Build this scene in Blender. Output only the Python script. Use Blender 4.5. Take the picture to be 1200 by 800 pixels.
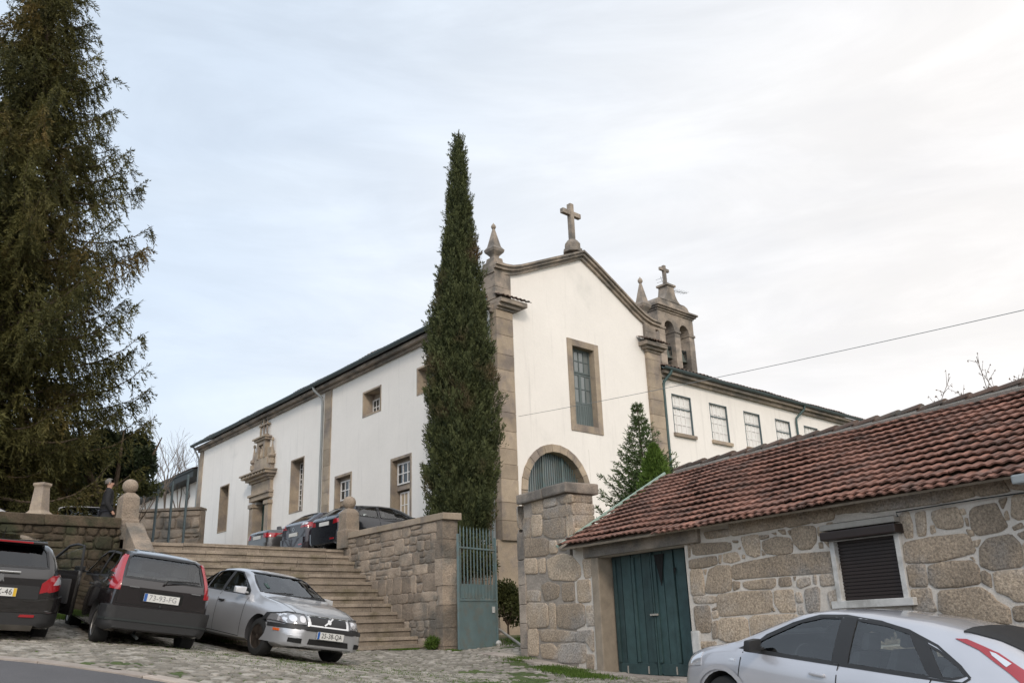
import bpy, bmesh, math, random
import numpy as np
from mathutils import Vector, Matrix
from mathutils.bvhtree import BVHTree
random.seed(7); RNG = np.random.default_rng(11)
rad = math.radians
SC = bpy.context.scene; COL = SC.collection
for o in list(bpy.data.objects): bpy.data.objects.remove(o)
# ------------------------------------------------------------ camera
F_PX = 1016.0; PITCH = rad(18.37); ROLL = rad(-2.03)
cp, sp, cr, sr = math.cos(PITCH), math.sin(PITCH), math.cos(ROLL), math.sin(ROLL)
FW = Vector((0, cp, sp)); R0 = Vector((1, 0, 0)); U0 = Vector((0, -sp, cp))
RT = R0*cr + U0*sr; UP = -R0*sr + U0*cr
cam = bpy.data.cameras.new('camera'); camo = bpy.data.objects.new('camera', cam); COL.objects.link(camo)
camo.matrix_world = Matrix(((RT.x, UP.x, -FW.x, 0), (RT.y, UP.y, -FW.y, 0), (RT.z, UP.z, -FW.z, 0), (0, 0, 0, 1)))
cam.sensor_width = 36; cam.lens = 36*F_PX/1200; cam.clip_start = .1; cam.clip_end = 5000
SC.camera = camo
# ------------------------------------------------------------ light
SUN_AZ, SUN_EL = rad(173), rad(32)      # azimuth clockwise from +Y (the view direction)
sd = Vector((math.sin(SUN_AZ)*math.cos(SUN_EL), math.cos(SUN_AZ)*math.cos(SUN_EL), math.sin(SUN_EL)))
sl = bpy.data.lights.new('sun', 'SUN'); sl.energy = 1.15; sl.angle = rad(11); sl.color = (1, .88, .74)
so = bpy.data.objects.new('sun', sl); COL.objects.link(so); so.rotation_euler = sd.to_track_quat('Z', 'Y').to_euler()
W = bpy.data.worlds.new('World'); SC.world = W; W.use_nodes = True
nt = W.node_tree; nt.nodes.clear()
def N(tree, t, **k):
    n = tree.nodes.new(t)
    for a, b in k.items(): setattr(n, a, b)
    return n
sky = N(nt, 'ShaderNodeTexSky', sky_type='NISHITA', sun_disc=False); sky.sun_elevation = SUN_EL; sky.sun_rotation = SUN_AZ
sky.air_density = 1.0; sky.dust_density = 2.2; sky.ozone_density = 1.2
bg = N(nt, 'ShaderNodeBackground'); bg.inputs[1].default_value = .115
out = N(nt, 'ShaderNodeOutputWorld')
tc = N(nt, 'ShaderNodeTexCoord')
dot = N(nt, 'ShaderNodeVectorMath', operation='DOT_PRODUCT'); nt.links.new(tc.outputs['Generated'], dot.inputs[0]); dot.inputs[1].default_value = sd
mr = N(nt, 'ShaderNodeMapRange'); nt.links.new(dot.outputs['Value'], mr.inputs[0])
mr.inputs[1].default_value = -.2; mr.inputs[2].default_value = 1; mr.inputs[3].default_value = 7.3; mr.inputs[4].default_value = 12.0
cl = N(nt, 'ShaderNodeCombineColor')
mpc = N(nt, 'ShaderNodeMapping'); mpc.inputs['Scale'].default_value = (1.0, 1.3, 4.5); mpc.inputs['Rotation'].default_value = (.1, .5, .2); nt.links.new(tc.outputs['Generated'], mpc.inputs[0])
nc = N(nt, 'ShaderNodeTexNoise'); nc.inputs['Scale'].default_value = 2.6; nc.inputs['Detail'].default_value = 8; nc.inputs['Roughness'].default_value = .6; nc.inputs['Distortion'].default_value = .6; nt.links.new(mpc.outputs[0], nc.inputs['Vector'])
nr_ = N(nt, 'ShaderNodeMapRange', interpolation_type='SMOOTHSTEP'); nt.links.new(nc.outputs['Fac'], nr_.inputs[0]); nr_.inputs[1].default_value = .35; nr_.inputs[2].default_value = .68; nr_.inputs[3].default_value = .96; nr_.inputs[4].default_value = 1.07
cst = N(nt, 'ShaderNodeMath', operation='MULTIPLY'); nt.links.new(mr.outputs[0], cst.inputs[0]); nt.links.new(nr_.outputs[0], cst.inputs[1])
sepc = N(nt, 'ShaderNodeSeparateXYZ'); nt.links.new(tc.outputs['Generated'], sepc.inputs[0])
wz = N(nt, 'ShaderNodeMath', operation='MULTIPLY_ADD'); nt.links.new(sepc.outputs[2], wz.inputs[0]); wz.inputs[1].default_value = -.55; nt.links.new(sepc.outputs[0], wz.inputs[2])
wr_ = N(nt, 'ShaderNodeMapRange', interpolation_type='SMOOTHSTEP'); nt.links.new(wz.outputs[0], wr_.inputs[0]); wr_.inputs[1].default_value = -.75; wr_.inputs[2].default_value = .25
for i, (m, m2) in enumerate(((.875, .985), (.985, .965), (1.11, .955))):     # bluer veil on the left, creamy cloud on the right
    ml = N(nt, 'ShaderNodeMapRange'); nt.links.new(wr_.outputs[0], ml.inputs[0]); ml.inputs[3].default_value = m; ml.inputs[4].default_value = m2
    mm = N(nt, 'ShaderNodeMath', operation='MULTIPLY'); nt.links.new(cst.outputs[0], mm.inputs[0]); nt.links.new(ml.outputs[0], mm.inputs[1]); nt.links.new(mm.outputs[0], cl.inputs[i])
mp = N(nt, 'ShaderNodeMapping'); mp.inputs['Scale'].default_value = (1.1, 1.0, 3.2); mp.inputs['Location'].default_value = (.35, .2, .1); mp.inputs['Rotation'].default_value = (0, .35, .3)
nt.links.new(tc.outputs['Generated'], mp.inputs[0])
no = N(nt, 'ShaderNodeTexNoise'); no.inputs['Scale'].default_value = 1.7; no.inputs['Detail'].default_value = 7; no.inputs['Roughness'].default_value = .55; no.inputs['Distortion'].default_value = .35
nt.links.new(mp.outputs[0], no.inputs['Vector'])
# more veil towards the right and near the horizon, as real stratus lies there
sep = N(nt, 'ShaderNodeSeparateXYZ'); nt.links.new(tc.outputs['Generated'], sep.inputs[0])
m1 = N(nt, 'ShaderNodeMath', operation='MULTIPLY_ADD'); nt.links.new(sep.outputs[0], m1.inputs[0]); m1.inputs[1].default_value = .55; nt.links.new(no.outputs['Fac'], m1.inputs[2])
m2 = N(nt, 'ShaderNodeMath', operation='MULTIPLY_ADD'); nt.links.new(sep.outputs[2], m2.inputs[0]); m2.inputs[1].default_value = -.45; nt.links.new(m1.outputs[0], m2.inputs[2])
rp = N(nt, 'ShaderNodeMapRange', interpolation_type='SMOOTHSTEP'); nt.links.new(m2.outputs[0], rp.inputs[0])
rp.inputs[1].default_value = -.05; rp.inputs[2].default_value = .62; rp.inputs[3].default_value = .70; rp.inputs[4].default_value = 1.0
mx = N(nt, 'ShaderNodeMix', data_type='RGBA'); nt.links.new(rp.outputs[0], mx.inputs[0]); nt.links.new(sky.outputs[0], mx.inputs[6]); nt.links.new(cl.outputs[0], mx.inputs[7])
nt.links.new(mx.outputs[2], bg.inputs[0]); nt.links.new(bg.outputs[0], out.inputs[0])
SC.view_settings.view_transform = 'Standard'; SC.view_settings.look = 'None'; SC.view_settings.exposure = 0.28; SC.view_settings.gamma = 1; SC.view_settings.use_curve_mapping = False
SC.render.engine = 'CYCLES'; SC.cycles.max_bounces = 6; SC.cycles.transparent_max_bounces = 12

# ------------------------------------------------------------ measuring helpers (offline survey of the photograph)
def ray(x, y): return FW + RT*((x-600)/F_PX) - UP*((y-400)/F_PX)
def at_y(x, y, Y):
    d = ray(x, y); return d*(Y/d.y)
class Fr:
    """wall frame: u along the wall, z up, out towards the viewer's side"""
    def __init__(s, o, ang):
        s.o = Vector((o[0], o[1], 0)); s.d = Vector((math.sin(rad(ang)), math.cos(rad(ang)), 0)); s.n = Vector((s.d.y, -s.d.x, 0))
        if s.n.dot(s.o) > 0: s.n = -s.n
    def uv(s, x, y, out=0):
        d = ray(x, y); t = ((s.o+s.n*out).dot(s.n))/d.dot(s.n); p = d*t
        return (p-s.o).dot(s.d), p.z
    def w(s, u, z, out=0): return s.o + s.d*u + s.n*out + Vector((0, 0, z))
A = Fr(at_y(582.5, 520, 27), 47.07)          # church front, u to the right
B = Fr(at_y(582.5, 520, 27), -39.19)         # church long side, u to the left/away
RP = at_y(404, 650, 24.2)
S = Fr(RP, -39.19)                           # flank wall of the stairs
T = Fr(RP, 47.07)                            # terrace front
G = Fr(at_y(712, 790, 16.3), -32.7)          # garage wall (u negative = towards the viewer)
ZT = 2.24                                    # terrace level

# ------------------------------------------------------------ object helpers
def lab(o, label=None, cat=None, group=None, kind=None):
    if label: o['label'] = label
    if cat: o['category'] = cat
    if group: o['group'] = group
    if kind: o['kind'] = kind
    return o
def empty(name, loc, label, cat, group=None):
    o = bpy.data.objects.new(name, None); COL.objects.link(o)
    if isinstance(loc, Matrix): o.matrix_world = loc
    else: o.location = loc
    o.empty_display_size = .2
    WM[o.name] = loc.copy() if isinstance(loc, Matrix) else Matrix.Translation(Vector(loc))
    return lab(o, label, cat, group)
WM = {}
class MB:
    def __init__(s): s.v = []; s.f = []; s.c = []; s.m = []
    def add(s, vs, fs, c=.5, m=0):
        b = len(s.v); s.v += [tuple(v) for v in vs]; s.f += [tuple(b+i for i in f) for f in fs]
        s.c += [c]*len(vs); s.m += [m]*len(fs)
    def box8(s, p, c=.5, m=0):     # p: 8 points, bottom 4 then top 4 (same order)
        s.add(p, [(0, 3, 2, 1), (4, 5, 6, 7), (0, 1, 5, 4), (1, 2, 6, 5), (2, 3, 7, 6), (3, 0, 4, 7)], c, m)
    def fbox(s, fr, u0, u1, z0, z1, o0, o1, c=.5, m=0, j=0):
        J = lambda: random.uniform(-j, j) if j else 0
        p = [fr.w(u+J(), z+J(), o+J()) for z in (z0, z1) for u, o in ((u0, o0), (u1, o0), (u1, o1), (u0, o1))]
        s.box8(p, c, m)
    def box(s, x0, x1, y0, y1, z0, z1, c=.5, m=0):
        s.box8([(x, y, z) for z in (z0, z1) for x, y in ((x0, y0), (x1, y0), (x1, y1), (x0, y1))], c, m)
    def prism(s, fr, pts, o0, o1, c=.5, m=0):   # pts (u,z) polygon extruded from o0 to o1
        n = len(pts); vs = [fr.w(u, z, o0) for u, z in pts]+[fr.w(u, z, o1) for u, z in pts]
        s.add(vs, [tuple(range(n)), tuple(range(2*n-1, n-1, -1))]+[(i, i+n, (i+1) % n+n, (i+1) % n) for i in range(n)], c, m)
    def tube(s, pts, r, n=8, c=.5, m=0, cap=True):
        pts = [Vector(p) for p in pts]; rs = r if isinstance(r, (list, tuple)) else [r]*len(pts)
        vs = []; ref = None
        for i, p in enumerate(pts):
            t = (pts[min(i+1, len(pts)-1)]-pts[max(i-1, 0)]).normalized()
            a = t.cross(Vector((0, 0, 1)) if abs(t.z) < .95 else Vector((1, 0, 0))).normalized() if ref is None else (ref-t*ref.dot(t)).normalized()
            ref = a; b = t.cross(a)
            vs += [p+(a*math.cos(2*math.pi*k/n)+b*math.sin(2*math.pi*k/n))*rs[i] for k in range(n)]
        fs = [(i*n+k, i*n+(k+1) % n, (i+1)*n+(k+1) % n, (i+1)*n+k) for i in range(len(pts)-1) for k in range(n)]
        if cap: fs += [tuple(range(n-1, -1, -1)), tuple((len(pts)-1)*n+k for k in range(n))]
        s.add(vs, fs, c, m)
    def lathe(s, o, prof, n=16, c=.5, m=0, rot=0, ax=None):  # prof (r,z); n=4 gives square section
        o = Vector(o); vs = []
        for r, z in prof:
            for k in range(n):
                a = 2*math.pi*k/n+rot
                q = Vector((r*math.cos(a), r*math.sin(a), z))
                vs.append(o+(ax @ q if ax else q))
        L = len(prof)
        s.add(vs, [(i*n+k, i*n+(k+1) % n, (i+1)*n+(k+1) % n, (i+1)*n+k) for i in range(L-1) for k in range(n)]+[tuple(range(n-1, -1, -1)), tuple((L-1)*n+k for k in range(n))], c, m)
    def build(s, name, mats, parent=None, smooth=None, **k):
        me = bpy.data.meshes.new(name)
        off = WM[parent.name].inverted() if (parent is not None and parent.name in WM and not k.get('local')) else None
        vs = s.v
        if off is not None and len(vs):
            a = np.array(vs); M = np.array(off); vs = a@M[:3, :3].T+M[:3, 3]; vs = vs.tolist()
        me.from_pydata(vs, [], s.f)
        mats = mats if isinstance(mats, (list, tuple)) else [mats]
        for m in mats: me.materials.append(m)
        if len(mats) > 1: me.polygons.foreach_set('material_index', s.m)
        if k.get('col', True):
            ca = me.attributes.new('Col', 'FLOAT', 'POINT'); ca.data.foreach_set('value', np.array(s.c, dtype=np.float32))
        return finish(me, name, parent, smooth, k.get('bevel', 0))
def finish(me, name, parent=None, smooth=None, bevel=0):
    bm = bmesh.new(); bm.from_mesh(me)
    if bevel:
        bmesh.ops.remove_doubles(bm, verts=bm.verts, dist=1e-5)
        es = [e for e in bm.edges if len(e.link_faces) == 2 and e.calc_face_angle(0) > rad(30)]
        bmesh.ops.bevel(bm, geom=es, offset=bevel, segments=2, affect='EDGES', profile=.6, clamp_overlap=True)
    bmesh.ops.recalc_face_normals(bm, faces=bm.faces)
    if smooth is not None:
        for f in bm.faces: f.smooth = True
        for e in bm.edges: e.smooth = not (len(e.link_faces) != 2 or e.calc_face_angle(0) > rad(smooth))
    bm.to_mesh(me); bm.free()
    o = bpy.data.objects.new(name, me); COL.objects.link(o)
    if parent is not None: o.parent = parent
    WM[o.name] = WM[parent.name] if parent is not None and parent.name in WM else Matrix()
    return o
def chaikin(p, n=1, closed=True):
    for _ in range(n):
        q = []
        L = len(p)
        for i in range(L if closed else L-1):
            a, b = p[i], p[(i+1) % L]
            q += [(a[0]*.75+b[0]*.25, a[1]*.75+b[1]*.25), (a[0]*.25+b[0]*.75, a[1]*.25+b[1]*.75)]
        if not closed: q = [p[0]]+q+[p[-1]]
        p = q
    return p

# ------------------------------------------------------------ materials
def mat(name, col, rough=.8, var=0, vscale=3, bump=0, bscale=20, metal=0, attr=0, spec=None, speck=0, sscale=60, col2=None, c2scale=1.5, c2lo=.45, c2hi=.65, coat=0, detail=6, streak=0):
    m = bpy.data.materials.new(name); m.use_nodes = True; t = m.node_tree; t.nodes.clear(); L = t.links.new
    o = N(t, 'ShaderNodeOutputMaterial'); b = N(t, 'ShaderNodeBsdfPrincipled'); L(b.outputs[0], o.inputs[0])
    b.inputs['Roughness'].default_value = rough; b.inputs['Metallic'].default_value = metal
    if spec is not None: b.inputs['Specular IOR Level'].default_value = spec
    if coat: b.inputs['Coat Weight'].default_value = coat; b.inputs['Coat Roughness'].default_value = .04
    tc = N(t, 'ShaderNodeTexCoord'); cur = None
    rgb = N(t, 'ShaderNodeRGB'); rgb.outputs[0].default_value = (*col, 1); cur = rgb.outputs[0]
    def noise(scale, det=detail, rg=.6):
        n = N(t, 'ShaderNodeTexNoise'); n.inputs['Scale'].default_value = scale; n.inputs['Detail'].default_value = det; n.inputs['Roughness'].default_value = rg
        L(tc.outputs['Object'], n.inputs['Vector']); return n.outputs['Fac']
    if col2:
        r = N(t, 'ShaderNodeMapRange', interpolation_type='SMOOTHSTEP'); L(noise(c2scale), r.inputs[0]); r.inputs[1].default_value = c2lo; r.inputs[2].default_value = c2hi
        x = N(t, 'ShaderNodeMix', data_type='RGBA'); L(r.outputs[0], x.inputs[0]); L(cur, x.inputs[6]); x.inputs[7].default_value = (*col2, 1); cur = x.outputs[2]
    def scaleby(fac, lo, hi):
        nonlocal cur
        r = N(t, 'ShaderNodeMapRange'); L(fac, r.inputs[0]); r.inputs[1].default_value = .25 if fac.node.bl_idname != 'ShaderNodeAttribute' else 0; r.inputs[2].default_value = .75 if fac.node.bl_idname != 'ShaderNodeAttribute' else 1
        r.inputs[3].default_value = lo; r.inputs[4].default_value = hi
        x = N(t, 'ShaderNodeVectorMath', operation='SCALE'); L(cur, x.inputs[0]); L(r.outputs[0], x.inputs['Scale']); cur = x.outputs[0]
    if streak:
        mp_ = N(t, 'ShaderNodeMapping'); mp_.inputs['Scale'].default_value = (2.6, 2.6, .16); L(tc.outputs['Object'], mp_.inputs[0])
        n_ = N(t, 'ShaderNodeTexNoise'); n_.inputs['Scale'].default_value = 1.4; n_.inputs['Detail'].default_value = 8; n_.inputs['Roughness'].default_value = .7; L(mp_.outputs[0], n_.inputs['Vector'])
        r_ = N(t, 'ShaderNodeMapRange', interpolation_type='SMOOTHSTEP'); L(n_.outputs['Fac'], r_.inputs[0]); r_.inputs[1].default_value = .52; r_.inputs[2].default_value = .78; r_.inputs[3].default_value = 1; r_.inputs[4].default_value = 1-streak*1.6
        x_ = N(t, 'ShaderNodeVectorMath', operation='SCALE'); L(cur, x_.inputs[0]); L(r_.outputs[0], x_.inputs['Scale']); cur = x_.outputs[0]
    if var: scaleby(noise(vscale), 1-var, 1+var)
    if speck: scaleby(noise(sscale, 2, .8), 1-speck, 1+speck)
    if attr:
        a = N(t, 'ShaderNodeAttribute'); a.attribute_name = 'Col'; scaleby(a.outputs['Fac'], 1-attr, 1+attr)
    L(cur, b.inputs['Base Color'])
    if bump:
        bp = N(t, 'ShaderNodeBump'); bp.inputs['Strength'].default_value = 1; bp.inputs['Distance'].default_value = bump
        L(noise(bscale), bp.inputs['Height']); L(bp.outputs[0], b.inputs['Normal'])
    m['b'] = 1
    return m
M = {}
M['plaster'] = mat('white_plaster', (.80, .765, .72), .9, var=.04, vscale=.7, streak=.10, bump=.004, bscale=14, speck=.02, sscale=9, col2=(.70, .675, .635), c2scale=.55, c2lo=.58, c2hi=.80)
M['trim'] = mat('granite_trim', (.34, .275, .205), .85, var=.2, vscale=2.5, bump=.01, bscale=30, attr=.22, speck=.2, sscale=45, col2=(.24, .20, .17), c2scale=1.3)
M['trimdark'] = mat('granite_trim_weathered', (.31, .258, .21), .9, var=.28, vscale=3, bump=.015, bscale=25, attr=.2, speck=.25, sscale=40, col2=(.165, .148, .13), c2scale=1.1, c2lo=.42, c2hi=.62)
M['granite'] = mat('granite_block', (.345, .272, .20), .85, var=.22, vscale=2.2, bump=.02, bscale=26, attr=.3, speck=.55, sscale=34, col2=(.30, .275, .25), c2scale=.8)
M['granite2'] = mat('granite_wall', (.27, .215, .165), .9, var=.3, vscale=2.5, bump=.025, bscale=18, attr=.3, speck=.35, sscale=35, col2=(.145, .13, .11), c2scale=1.1, c2lo=.45, c2hi=.65)
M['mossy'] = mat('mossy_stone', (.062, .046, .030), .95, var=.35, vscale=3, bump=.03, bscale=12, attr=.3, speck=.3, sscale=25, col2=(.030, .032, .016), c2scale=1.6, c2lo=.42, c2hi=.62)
M['mortar'] = mat('lime_mortar', (.53, .48, .425), .9, var=.12, vscale=4, bump=.012, bscale=22, speck=.12, sscale=50)
M['mortar2'] = mat('grey_mortar', (.27, .235, .20), .95, var=.25, vscale=3, bump=.02, bscale=18, speck=.2)
M['step'] = mat('worn_stone_step', (.245, .203, .16), .9, var=.32, vscale=2.5, bump=.02, bscale=16, attr=.22, speck=.25, sscale=30, col2=(.16, .135, .09), c2scale=1.7, c2lo=.5, c2hi=.72)
M['tile'] = mat('red_clay_tile', (.20, .095, .067), .8, var=.25, vscale=6, bump=.006, bscale=40, attr=.38, speck=.2, sscale=40, col2=(.10, .058, .045), c2scale=2.4, c2lo=.42, c2hi=.72)
M['tile2'] = mat('weathered_tile', (.13, .085, .065), .9, var=.3, vscale=4, bump=.01, bscale=30, attr=.35, col2=(.08, .075, .065), c2scale=2)
M['gutter'] = mat('zinc_gutter', (.085, .115, .125), .45, var=.1, metal=.2)
M['pipe'] = mat('grey_pipe', (.23, .25, .255), .5, var=.1)
M['pipegreen'] = mat('green_pipe', (.045, .085, .085), .5, var=.1)
M['framegreen'] = mat('green_window_paint', (.10, .125, .125), .6, var=.12)
M['doorgreen'] = mat('door_green_paint', (.03, .06, .05), .6, var=.15)
M['framewhite'] = mat('white_window_paint', (.72, .70, .68), .5, var=.04)
M['teal'] = mat('teal_wood_paint', (.028, .056, .057), .62, var=.28, vscale=5, bump=.004, bscale=30, attr=.2, col2=(.022, .045, .045), c2scale=2.2, c2lo=.55, c2hi=.75)
M['black'] = mat('black_hollow', (.006, .006, .006), .9)
M['gate'] = mat('gate_paint', (.105, .155, .16), .5, var=.15, vscale=3, bump=.001, attr=.1, col2=(.12, .14, .13), c2scale=4)
M['shutter'] = mat('brown_shutter', (.018, .010, .008), .5, var=.15)
M['concrete'] = mat('pale_concrete', (.50, .49, .47), .85, var=.15, vscale=4, bump=.006, col2=(.33, .32, .30), c2scale=3)
M['concrete2'] = mat('grey_concrete', (.30, .28, .25), .9, var=.15, vscale=4, bump=.01)
M['flash'] = mat('painted_flashing', (.27, .36, .31), .6, var=.2, vscale=5)
M['bronze'] = mat('bell_bronze', (.085, .10, .085), .5, metal=.5, var=.2)
M['rust'] = mat('dark_metal', (.03, .035, .035), .6, metal=.3)
M['wood'] = mat('grey_wood', (.26, .215, .165), .85, var=.25, vscale=5, bump=.005)
M['asphalt'] = mat('asphalt', (.085, .082, .085), .85, var=.12, vscale=2, bump=.006, bscale=90, speck=.3, sscale=150)
M['kerb'] = mat('kerb_stone', (.34, .29, .25), .9, var=.2, vscale=5, bump=.01, attr=.2)
def glass_opaque(name, col, rough=.06):
    return mat(name, col, rough, spec=.8)
M['pane'] = glass_opaque('dark_pane', (.012, .016, .018))
M['panelight'] = glass_opaque('pale_pane', (.70, .69, .66), .25)  # whitish colour set on the opaque pane itself
M['panebeige'] = glass_opaque('shuttered_pane', (.42, .34, .24), .25)
M['paneblue'] = glass_opaque('reflecting_pane', (.16, .18, .18), .04)
def leafmat(name, c1, c2, rough=.7, c3=None, c3scale=.8, lo=.5, hi=.65):
    m = bpy.data.materials.new(name); m.use_nodes = True; t = m.node_tree; t.nodes.clear(); L = t.links.new
    o = N(t, 'ShaderNodeOutputMaterial'); b = N(t, 'ShaderNodeBsdfPrincipled'); b.inputs['Roughness'].default_value = rough; b.inputs['Specular IOR Level'].default_value = .25
    a = N(t, 'ShaderNodeAttribute'); a.attribute_name = 'Col'
    x = N(t, 'ShaderNodeMix', data_type='RGBA'); L(a.outputs['Fac'], x.inputs[0]); x.inputs[6].default_value = (*c1, 1); x.inputs[7].default_value = (*c2, 1)
    cur = x.outputs[2]
    if c3:
        tc = N(t, 'ShaderNodeTexCoord'); n = N(t, 'ShaderNodeTexNoise'); n.inputs['Scale'].default_value = c3scale; n.inputs['Detail'].default_value = 3; L(tc.outputs['Object'], n.inputs['Vector'])
        r = N(t, 'ShaderNodeMapRange', interpolation_type='SMOOTHSTEP'); L(n.outputs['Fac'], r.inputs[0]); r.inputs[1].default_value = lo; r.inputs[2].default_value = hi
        y = N(t, 'ShaderNodeMix', data_type='RGBA'); L(r.outputs[0], y.inputs[0]); L(cur, y.inputs[6]); y.inputs[7].default_value = (*c3, 1); cur = y.outputs[2]
    L(cur, b.inputs['Base Color'])
    tr = N(t, 'ShaderNodeBsdfTranslucent'); L(cur, tr.inputs[0]); ms = N(t, 'ShaderNodeMixShader'); ms.inputs[0].default_value = .25
    L(b.outputs[0], ms.inputs[1]); L(tr.outputs[0], ms.inputs[2]); L(ms.outputs[0], o.inputs[0])
    return m
M['spruce'] = leafmat('spruce_needles', (.022, .027, .010), (.135, .125, .038), c3=(.15, .10, .03), c3scale=.30, lo=.52, hi=.72)  # needles' own brown, plus sunlit warmth put into the olive tones and patches
M['cypress'] = leafmat('cypress_scales', (.020, .030, .012), (.12, .135, .055), c3=(.12, .09, .05), c3scale=.8, lo=.56, hi=.72)
M['fir'] = leafmat('young_conifer_needles', (.035, .06, .022), (.12, .175, .06))
M['thuja'] = leafmat('bright_shrub_leaves', (.05, .09, .015), (.12, .19, .035))
M['oak'] = leafmat('dark_evergreen_leaves', (.012, .02, .009), (.055, .07, .032), rough=.45)
M['shrub'] = leafmat('shrub_leaves', (.03, .04, .012), (.11, .115, .04))
M['grass'] = leafmat('grass_blades', (.04, .08, .012), (.11, .17, .03))
M['bark'] = mat('bark', (.09, .065, .045), .95, var=.3, vscale=6, bump=.02, bscale=12)
M['twig'] = mat('bare_twig', (.13, .105, .085), .95, var=.2)
M['deadleaf'] = leafmat('withered_leaves', (.08, .045, .025), (.16, .10, .06))

# ------------------------------------------------------------ ground height
GC = [(0, 0, -1.5), (2.3, 3, -1.5), (-5.8, 10.2, -.06), (-3.4, 9.3, -.38), (-2.2, 21.0, -.36), (-1.35, 20, -.43), (1.47, 16.3, -.80), (2.67, 14.4, -.82), (3.2, 9.6, -1.43), (4.4, 7.5, -1.60),
      (-5.15, 14.2, -.13), (-4.3, 15.15, -.28), (-3.33, 16.1, -.46), (-6.95, 13.1, .08), (-7.35, 17.5, .28), (-9, 19.3, .45), (-6.4, 18.0, .0), (.0, 18.3, -.53), (-.3, 25, -.05), (-.6, 27, .02), (6, 33, .0), (5, 24, -.2), (-12, 13, .7), (-4, 20, -.25)]
ga = np.array(GC); _Am = np.c_[np.ones(len(ga)), ga[:, :2]]; _pl = np.linalg.lstsq(_Am, ga[:, 2], rcond=None)[0]
_res = ga[:, 2]-_Am@_pl
_D = np.hypot(ga[:, None, 0]-ga[None, :, 0], ga[:, None, 1]-ga[None, :, 1])
_Wt = np.linalg.solve(np.exp(-(_D/4.0)**2)+np.eye(len(ga))*.03, _res)
def gh_np(x, y):
    x = np.asarray(x, float); y = np.asarray(y, float)
    xc = np.clip(x, -14, 9); yc = np.clip(y, 2, 34)
    z = _pl[0]+_pl[1]*xc+_pl[2]*yc
    d = (x[..., None]-ga[:, 0])**2+(y[..., None]-ga[:, 1])**2
    return z+(np.exp(-d/16.0)@_Wt)
def gh(x, y): return float(gh_np(np.array([x]), np.array([y]))[0])
def ground_hit(px, py, dz=0):
    d = ray(px, py); t = 3.0
    while t < 60:
        p = d*t
        if p.z <= gh(p.x, p.y)+dz: return p
        t += .02
    return d*t
def grid_mesh(name, xs, ys, zf, m, smooth=True, keep=None, col=None):
    X, Y = np.meshgrid(xs, ys); Z = zf(X, Y); nx, ny = len(xs), len(ys)
    v = np.c_[X.ravel(), Y.ravel(), Z.ravel()]
    i = np.arange(nx-1)[None, :]+np.arange(ny-1)[:, None]*nx
    q = np.stack([i, i+1, i+1+nx, i+nx], -1).reshape(-1, 4)
    if keep is not None:
        cx = (X[:-1, :-1]+X[1:, 1:])/2; cy = (Y[:-1, :-1]+Y[1:, 1:])/2; q = q[keep(cx, cy).ravel()]
    me = bpy.data.meshes.new(name); me.vertices.add(len(v)); me.vertices.foreach_set('co', v.ravel())
    me.loops.add(q.size); me.loops.foreach_set('vertex_index', q.ravel()); me.polygons.add(len(q))
    me.polygons.foreach_set('loop_start', np.arange(len(q))*4)
    try: me.polygons.foreach_set('loop_total', np.full(len(q), 4))
    except Exception: pass
    me.update(calc_edges=True); me.validate()
    if smooth: me.polygons.foreach_set('use_smooth', np.ones(len(q), bool))
    me.materials.append(m)
    if col is not None:
        ca = me.attributes.new('Col', 'FLOAT', 'POINT'); ca.data.foreach_set('value', col.ravel().astype(np.float32))
    o = bpy.data.objects.new(name, me); COL.objects.link(o); return o
# ============================================================ GROUND
M['earth'] = mat('earth_and_grass', (.10, .085, .05), .95, var=.3, vscale=1.5, bump=.03, bscale=6, col2=(.05, .075, .02), c2scale=.7, c2lo=.42, c2hi=.6)
M['terrace'] = mat('terrace_gravel', (.20, .18, .15), .95, var=.2, vscale=2, bump=.02, bscale=20)
g0 = grid_mesh('ground', np.r_[-900, -300, -100, -60, -40, np.arange(-30, 20, .5), 25, 40, 100, 300, 900], np.r_[-300, -60, -20, np.arange(-8, 46, .5), 60, 100, 300, 1500],
               lambda x, y: gh_np(x, y)-.16, M['earth']); lab(g0, kind='structure')
# asphalt edge line on the ground
K0 = ground_hit(0, 770); K1 = ground_hit(220, 800); kd = (K1-K0); kd.z = 0; kd.normalize(); kn = Vector((-kd.y, kd.x, 0))
def kside(x, y): return (x-K0.x)*kn.x+(y-K0.y)*kn.y          # >0 beyond the kerb
# cobbles: numpy displaced sheet, each stone a low dome with its own tone
def cobble_fields(X, Y, cell=.145, seed=3):
    rg = np.random.default_rng(seed); x0, y0 = X.min()-1, Y.min()-1
    nx, ny = int((X.max()-x0+1)/cell)+3, int((Y.max()-y0+1)/cell)+3
    jx = rg.uniform(.12, .88, (ny, nx)); jy = rg.uniform(.12, .88, (ny, nx)); tone = rg.uniform(0, 1, (ny, nx)); hgt = rg.uniform(-.004, .012, (ny, nx))
    gx = (X-x0)/cell; gy = (Y-y0)/cell; ix = gx.astype(int); iy = gy.astype(int)
    d1 = np.full(X.shape, 9.); d2 = np.full(X.shape, 9.); tn = np.zeros(X.shape); hh = np.zeros(X.shape)
    for a in (-1, 0, 1):
        for b in (-1, 0, 1):
            cx, cy = np.clip(ix+a, 0, nx-1), np.clip(iy+b, 0, ny-1)
            d = np.hypot(cx+jx[cy, cx]-gx, cy+jy[cy, cx]-gy)
            m = d < d1; d2 = np.where(m, d1, np.minimum(d2, d)); tn = np.where(m, tone[cy, cx], tn); hh = np.where(m, hgt[cy, cx], hh); d1 = np.where(m, d, d1)
    return d2-d1, tn, hh
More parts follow.
